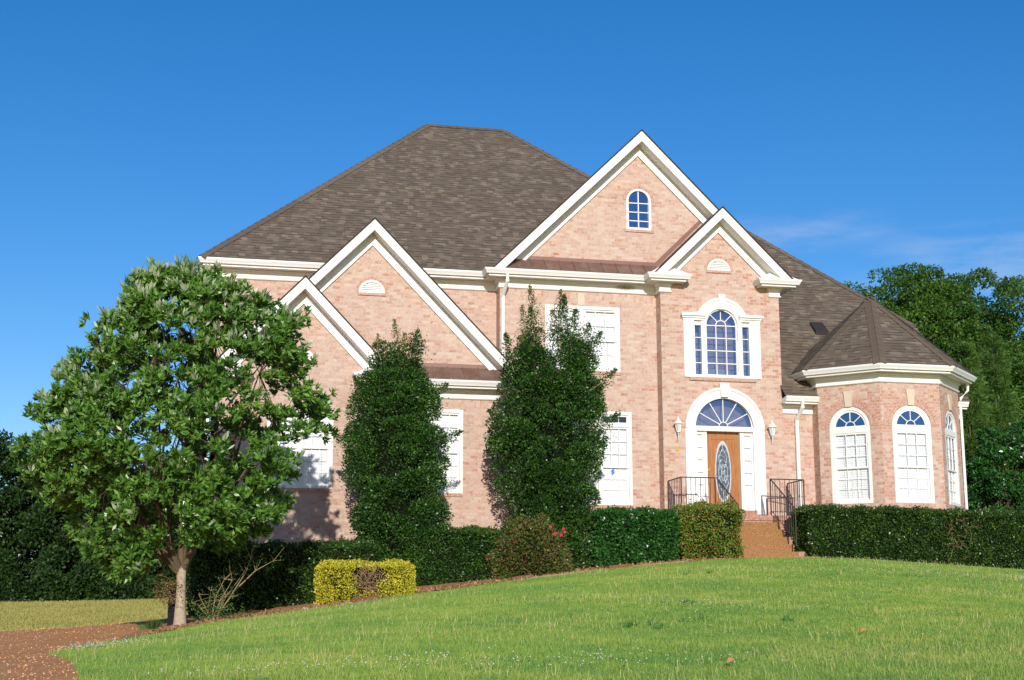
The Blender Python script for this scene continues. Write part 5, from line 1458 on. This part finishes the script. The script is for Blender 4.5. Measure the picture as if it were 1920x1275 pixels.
W = bpy.data.worlds.new('World'); C.world = W; W.use_nodes = True
nt = W.node_tree; nt.nodes.clear(); g = N(nt)
sky = g.node('ShaderNodeTexSky', sky_type='NISHITA'); sky.sun_disc = False; sky.sun_elevation = EL; sky.sun_rotation = math.pi + AZ
sky.altitude = 200; sky.air_density = 1.0; sky.dust_density = .3; sky.ozone_density = 3.0
# thin wisps of cloud low in the sky on the right
tc = g.node('ShaderNodeTexCoord'); dx, dy, dz = g.sep(tc.outputs['Generated'])
az = g.math('ARCTAN2', dx, dy); el = g.math('ARCSINE', dz)
vv = g.comb(g.math('MULTIPLY', az, 9.0), g.math('MULTIPLY', el, 42.0), 0.0)
cn = g.noise(vv, 1.3, 6, .62)
def win(v, c, w_): return g.math('SUBTRACT', 1.0, g.math('POWER', g.math('DIVIDE', g.math('SUBTRACT', v, c), w_), 2.0), clamp=True)
m1 = g.math('MULTIPLY', win(az, .41, .085), win(el, .266, .016)); m2 = g.math('MULTIPLY', win(az, .56, .12), win(el, .238, .030))
mm = g.math('MAXIMUM', g.math('MULTIPLY', m1, .6), g.math('MULTIPLY', m2, .8))
cf = g.math('MULTIPLY', g.math('MULTIPLY', mm, g.math('SUBTRACT', cn, .42, clamp=True)), 1.7, clamp=True)
hs = g.node('ShaderNodeHueSaturation'); hs.inputs['Saturation'].default_value = 1.34; hs.inputs['Hue'].default_value = .5; hs.inputs['Value'].default_value = 1.16
g.link(sky.outputs[0], hs.inputs['Color'])
tn = g.mix(1.0, hs.outputs[0], (.98, .94, 1.07), 'MULTIPLY')
cc = g.mix(cf, tn, (5.5, 6.2, 7.6))
bg = g.node('ShaderNodeBackground'); g.link(cc, bg.inputs[0]); bg.inputs[1].default_value = .11
ow = g.node('ShaderNodeOutputWorld'); g.link(bg.outputs[0], ow.inputs['Surface'])

cd = bpy.data.cameras.new('camera'); cam = bpy.data.objects.new('camera', cd); COL.objects.link(cam); C.camera = cam
cd.sensor_width = 36; cd.lens = 2667 * 36 / 1920; cd.clip_start = .1; cd.clip_end = 2000
cam.location = (0, 0, 0); cam.rotation_euler = (math.radians(90 + 11.25), 0, -math.radians(12.0807))
C.view_settings.view_transform = 'Standard'; C.view_settings.look = 'None'; C.view_settings.exposure = 0; C.view_settings.gamma = 1
